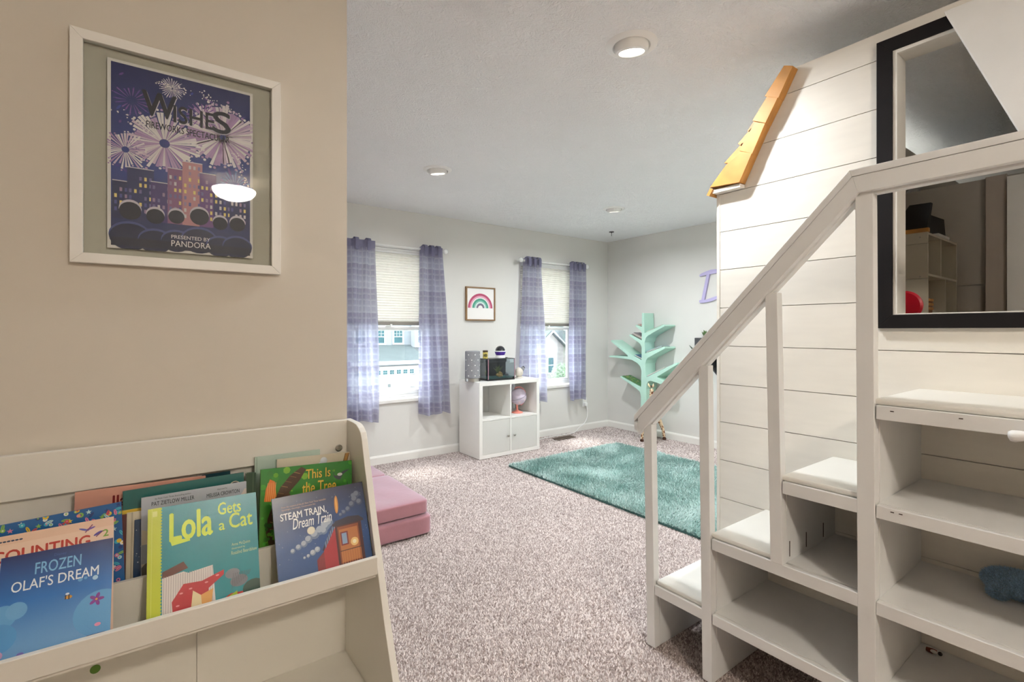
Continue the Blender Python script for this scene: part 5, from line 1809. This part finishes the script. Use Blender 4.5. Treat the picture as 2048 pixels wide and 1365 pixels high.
pad(0.72, 1.425, 2.765, 3.45, 0.0, 0.122, 'lower_pad', 0.022)
pad(0.72, 1.408, 2.785, 3.45, 0.124, 0.213, 'upper_pad', 0.014)
pad(0.72, 1.405, 3.452, 4.10, 0.0, 0.122, 'lower_pad', 0.022)
pad(0.72, 1.400, 3.452, 4.10, 0.124, 0.213, 'upper_pad', 0.014)

# ------------------------------------------------------------------ floor vent, outlet, cord
vt = thing('floor_register', 'brown metal floor register in the carpet under the corner window', 'floor vent', (3.92, 4.29, 0))
M_VENT = mat('brown_register', '#77685c', 0.5, 0.1, 20, metal=0.3)
VX0, VX1, VY0, VY1 = 3.78, 4.07, 4.235, 4.345
fr_ = MB().box(VX0, VX1, VY0, VY0 + .012, 0.001, 0.007).box(VX0, VX1, VY1 - .012, VY1, 0.001, 0.007).box(VX0, VX0 + .012, VY0 + .012, VY1 - .012, 0.001, 0.007).box(VX1 - .012, VX1, VY0 + .012, VY1 - .012, 0.001, 0.007)
fr_.build('register_frame', M_VENT, vt, bevel=0.001)
MB().box(VX0 + .012, VX1 - .012, VY0 + .012, VY1 - .012, -0.006, 0.0012).build('duct_shade', mat('painted_duct_shade', '#2c2622', 0.8), vt)  # dark slab painted as the shade down inside the duct
for k in range(14):
    x = VX0 + 0.024 + k * 0.0185
    MB().box(x, x + 0.006, VY0 + .012, VY1 - .012, 0.0014, 0.0055).build('louver', M_VENT, vt)
ot = thing('wall_outlet', 'white outlet plate with a plugged in cord on the window wall', 'outlet', (4.47, YW, 0.35))
MB().box(4.435, 4.505, YW - 0.006, YW, 0.295, 0.410).build('plate', M_VINYL, ot, bevel=0.002)
MB().box(4.452, 4.488, YW - 0.009, YW - 0.0061, 0.358, 0.392).build('socket', M_TRIM, ot, bevel=0.001)
MB().box(4.450, 4.490, YW - 0.038, YW - 0.0061, 0.306, 0.345).build('plug', M_VINYL, ot, bevel=0.003)
cd = thing('power_cord', 'thin white power cord drooping from the outlet along the baseboard', 'cord', (4.1, 4.42, 0))
cpts = [(4.472, YW - 0.036, 0.308), (4.478, YW - 0.045, 0.24), (4.462, YW - 0.05, 0.15), (4.40, YW - 0.055, 0.09), (4.31, YW - 0.06, 0.05), (4.24, YW - 0.08, 0.018), (4.15, YW - 0.10, 0.010),
        (4.02, YW - 0.11, 0.010), (3.86, YW - 0.10, 0.010), (3.68, YW - 0.12, 0.010), (3.52, YW - 0.14, 0.010), (3.40, YW - 0.16, 0.010), (3.37, YW - 0.15, 0.010)]
sm = []
for k in range(len(cpts) - 1):
    p_ = [Vector(cpts[max(0, min(len(cpts) - 1, k + d_))]) for d_ in (-1, 0, 1, 2)]
    for i_ in range(5):
        t_ = i_ / 5
        sm.append(0.5 * (2 * p_[1] + (p_[2] - p_[0]) * t_ + (2 * p_[0] - 5 * p_[1] + 4 * p_[2] - p_[3]) * t_ ** 2 + (3 * p_[1] - p_[0] - 3 * p_[2] + p_[3]) * t_ ** 3))
sm.append(Vector(cpts[-1]))
MB().tube(sm, 0.004, 7).build('cord', M_VINYL, cd, smooth=True)

# ------------------------------------------------------------------ ceiling lights and hall lamp
M_LENS = mat('lit_lens', '#fff3dc', 0.5, 0.0, emit=('#fff1d6', 9.0))
M_RING = mat('white_light_trim', '#f0efec', 0.35, 0.01)


def can(x, y, label, energy=None):
    t = thing('recessed_light', label, 'ceiling light', (x, y, ZC), 'recessed ceiling lights')
    c = (x, y, ZC)
    soft(MB().lathe([(0.070, 0.0), (0.076, -0.010), (0.090, -0.009), (0.104, -0.0005), (0.104, 0.0)], c, 40, cap=False).build('trim_ring', M_RING, t))
    tl = Matrix.Rotation(R(12), 3, Vector((0.6, -0.8, 0)))
    soft(MB().lathe([(0.069, 0.012), (0.068, -0.016), (0.064, -0.026), (0.052, -0.030), (0.050, -0.024)], c, 36, tl, cap=False).build('eyeball', M_RING, t))
    MB().lathe([(0.051, -0.025), (0.051, -0.026)], c, 32, tl).build('lens', M_LENS, t)
    ld = bpy.data.lights.new('recessed_bulb', 'AREA')
    ld.shape = 'DISK'
    ld.size = 0.10
    ld.energy = energy
    ld.color = (0.93, 0.97, 1.0)
    ld.spread = R(165)
    lo = bpy.data.objects.new('recessed_bulb', ld)
    link(lo, t)
    lo.location = (x, y, ZC - 0.034)


can(1.588, 1.328, 'lit recessed ceiling light nearest the playhouse', CAN_W[0])
can(1.687, 3.202, 'lit recessed ceiling light above the pink floor cushion', CAN_W[1])
can(3.596, 3.221, 'lit recessed ceiling light nearest the room corner', CAN_W[2])
can(3.600, 1.340, 'lit recessed ceiling light hidden behind the playhouse gable', CAN_W[3])
hl = thing('hall_ceiling_lamp', 'lit warm glass bowl lamp hung below the hallway ceiling', 'ceiling light', (0.53, -1.32, ZC))
MB().lathe([(0.065, 0), (0.065, -0.015), (0.05, -0.022)], (0.53, -1.32, ZC), 28).build('canopy', M_STEEL, hl)
MB().tube([(0.53, -1.32, ZC - 0.02), (0.53, -1.32, ZC - 0.165)], 0.007, 10).build('stem', M_STEEL, hl)
bo = [(0.150 * math.cos(a_), -0.075 - 0.085 * math.sin(a_)) for a_ in np.linspace(0, 1.53, 10)]
bi = [(r_ * 0.96, z_ + 0.004) for r_, z_ in reversed(bo)]
soft(MB().lathe(bo + bi, (0.53, -1.32, ZC), 36, cap=False).build('glass_bowl', mat('warm_glass_bowl', '#fff0d0', 0.4, 0.0, emit=('#fff4e6', HALL_W)), hl), 60)

# ------------------------------------------------------------------ outdoors
GZ = -3.25
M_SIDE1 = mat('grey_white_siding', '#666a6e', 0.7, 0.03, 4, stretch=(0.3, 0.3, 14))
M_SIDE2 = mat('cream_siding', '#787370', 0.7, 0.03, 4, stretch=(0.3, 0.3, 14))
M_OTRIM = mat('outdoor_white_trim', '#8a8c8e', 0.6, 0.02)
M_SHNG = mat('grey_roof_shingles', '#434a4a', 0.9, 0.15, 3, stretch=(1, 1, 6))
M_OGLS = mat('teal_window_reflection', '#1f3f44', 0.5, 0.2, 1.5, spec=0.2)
MB().box(-40, 70, 6.0, 90, GZ - 0.3, GZ).build('ground', mat('pale_concrete_and_lawn', '#cccdc6', 0.9, 0.1, 0.4), kind='structure')


def G(yy):
    s_ = yy / 22.0
    return lambda x, z: (x * s_, 1.27 + (z - 1.27) * s_)


nh1 = thing('garage_house', 'grey sided neighbour house with white garage door seen through the window', 'house', (13, 32, GZ))
g = G(32.0)
x0, z0 = g(5.0, 0.40); x1, z1 = g(13.5, 4.2)
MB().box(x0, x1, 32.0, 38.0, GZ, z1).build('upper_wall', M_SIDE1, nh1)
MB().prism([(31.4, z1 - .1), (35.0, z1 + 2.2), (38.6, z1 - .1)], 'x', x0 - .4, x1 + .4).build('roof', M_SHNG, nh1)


def house_window(par, yy, xa, xb, za, zb, cols=3, rows=2, gf_=None, trim=0.12):
    gg = G(yy)
    a, c = gg(xa, za); b, d = gg(xb, zb)
    f = MB()
    f.box(a - trim, a, yy - .05, yy, c - trim, d + trim).box(b, b + trim, yy - .05, yy, c - trim, d + trim).box(a, b, yy - .05, yy, c - trim, c).box(a, b, yy - .05, yy, d, d + trim)
    m2 = (c + d) / 2
    f.box(a, b, yy - .04, yy, m2 - .03, m2 + .03)
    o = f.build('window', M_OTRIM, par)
    MB().box(a, b, yy - .015, yy - .005, c, m2 - .03).build('pane', M_OGLS, o)
    MB().box(a, b, yy - .015, yy - .005, m2 + .03, d).build('pane', M_OGLS, o)
    q = MB()
    for k in range(1, cols):
        x_ = a + (b - a) * k / cols
        q.box(x_ - .012, x_ + .012, yy - .03, yy - .016, m2 + .03, d)
    q.box(a, b, yy - .03, yy - .016, (m2 + d) / 2 - .012, (m2 + d) / 2 + .012)
    q.build('muntin', M_OTRIM, o)


for (a, b) in ((7.45, 7.87), (8.36, 8.80), (9.282, 9.70)):
    house_window(nh1, 31.99, a, b, 0.67, 1.26)
a, c = g(10.142, 0.462); b, d = g(12.6, 3.0)
MB().box(a, b, 31.3, 31.98, c, d).build('bay', M_OTRIM, nh1)
house_window(nh1, 31.29, 10.52, 10.95, 0.67, 1.26)
g2 = G(29.8)
zg = g2(0, -0.16)[1]
zt = g(0, 0.575)[1]
xa, xb = g2(5.0, 0)[0], g2(10.62, 0)[0]
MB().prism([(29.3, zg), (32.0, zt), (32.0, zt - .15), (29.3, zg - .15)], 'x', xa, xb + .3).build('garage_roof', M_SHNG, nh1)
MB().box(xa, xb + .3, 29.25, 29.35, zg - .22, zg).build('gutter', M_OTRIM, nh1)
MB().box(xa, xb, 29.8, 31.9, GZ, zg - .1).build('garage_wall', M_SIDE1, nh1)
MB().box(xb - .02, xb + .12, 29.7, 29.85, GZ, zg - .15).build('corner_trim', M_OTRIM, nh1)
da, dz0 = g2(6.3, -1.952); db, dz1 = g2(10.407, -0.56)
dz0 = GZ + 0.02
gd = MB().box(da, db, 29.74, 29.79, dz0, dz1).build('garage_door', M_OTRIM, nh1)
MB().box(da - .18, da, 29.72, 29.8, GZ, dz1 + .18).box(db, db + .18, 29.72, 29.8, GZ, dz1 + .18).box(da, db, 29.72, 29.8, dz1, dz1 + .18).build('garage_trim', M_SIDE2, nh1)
for k in range(4):
    zz = dz0 + (dz1 - dz0) * k / 4
    MB().box(da, db, 29.732, 29.739, zz, zz + .02).build('panel_groove', M_SIDE1, gd)
for k in range(11):
    xc = 10.30 - 0.117 - k * 0.335
    for i in range(2):
        for j in range(2):
            a, c = g2(xc - .105 + .108 * i, -0.80 + .10 * j)
            b, d = g2(xc - .105 + .108 * i + .095, -0.80 + .10 * j + .088)
            if a > da:
                MB().box(a, b, 29.728, 29.738, c, d).build('pane', M_OGLS, gd)
for (u_0, z_) in ((8.98, -1.33), (9.05, -1.33)):
    a, c = g2(u_0, z_)
    MB().box(a, a + .05, 29.70, 29.739, c - .1, c + .1).build('door_handle', M_SHNG, gd)
for z_ in (-0.85, -1.47):
    a, c = g2(10.10, z_)
    MB().box(a, a + .33, 29.71, 29.739, c - .015, c + .015).build('strap_hinge', M_SHNG, gd)

nh2 = thing('gabled_house', 'pale gabled neighbour house seen through the corner window', 'house', (28, 32, GZ))


def h2(x, z):
    return (x * 1.6, 1.27 + (z - 1.27) * 1.6)


pk = h2(17.28, 1.174)
er = h2(18.42, 0.27); el = h2(16.14, 0.27)
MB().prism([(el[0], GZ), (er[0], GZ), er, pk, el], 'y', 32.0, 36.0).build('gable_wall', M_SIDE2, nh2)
for (p, q) in ((pk, h2(18.60, 0.13)), (pk, h2(15.96, 0.13))):
    n_ = .22
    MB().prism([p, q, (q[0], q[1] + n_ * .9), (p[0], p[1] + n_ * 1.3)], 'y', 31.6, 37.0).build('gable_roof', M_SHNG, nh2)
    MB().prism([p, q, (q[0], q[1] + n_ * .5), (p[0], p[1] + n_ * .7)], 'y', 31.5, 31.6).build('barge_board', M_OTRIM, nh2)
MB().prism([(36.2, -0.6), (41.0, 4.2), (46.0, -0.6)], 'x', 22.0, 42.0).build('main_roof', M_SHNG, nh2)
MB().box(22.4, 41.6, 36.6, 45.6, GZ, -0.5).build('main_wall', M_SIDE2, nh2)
gw = lambda x, z: h2(x, z)
a, c = gw(17.134, -1.0); b, d = gw(17.511, -0.205)
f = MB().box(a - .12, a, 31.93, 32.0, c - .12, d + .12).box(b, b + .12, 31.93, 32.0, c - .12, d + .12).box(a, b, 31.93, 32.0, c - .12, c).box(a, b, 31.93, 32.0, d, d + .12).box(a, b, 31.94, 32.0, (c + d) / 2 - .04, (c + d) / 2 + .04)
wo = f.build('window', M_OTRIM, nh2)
MB().box(a, b, 31.96, 31.99, c, (c + d) / 2 - .04).build('pane', M_OGLS, wo)
MB().box(a, b, 31.96, 31.99, (c + d) / 2 + .04, d).build('pane', M_OGLS, wo)
M_BUSH = mat('pale_green_leaves', '#8fa38a', 0.8, 0.3, 6)


def shrub(x, y, h, r_, label):
    n = 900
    t = thing('garden_shrub', label, 'shrub', (x, y, GZ), 'shrubs by the gabled house')
    MB().tube([(x, y, GZ), (x, y, GZ + h * .6)], [0.05, 0.02], 6).build('stem', mat('bark', '#6b5a4a', 0.9), t)
    d_ = rng.normal(0, 1, (n, 3))
    d_ /= np.linalg.norm(d_, axis=1, keepdims=True)
    rad_ = rng.random((n, 1)) ** 0.4
    c_ = d_ * rad_ * np.array([r_, r_, h * .5]) + np.array([x, y, GZ + h * .52])
    a_ = rng.normal(0, 1, (n, 3)); b_ = rng.normal(0, 1, (n, 3))
    a_ *= 0.14 / np.linalg.norm(a_, axis=1, keepdims=True); b_ *= 0.09 / np.linalg.norm(b_, axis=1, keepdims=True)
    V2 = np.stack([c_ - a_, c_ + b_, c_ + a_], 1).reshape(-1, 3)
    o = fast_mesh('foliage', V2, np.arange(3 * n).reshape(-1, 3), M_BUSH, None, t)


shrub(27.0, 29.6, 1.9, 1.0, 'tall loose pale green shrub at the gabled house window')
shrub(28.15, 26.6, 1.0, 0.8, 'low pale green shrub in front of the gabled house wall')
shrub(29.4, 29.6, 1.3, 0.9, 'round green shrub at the gabled house corner')
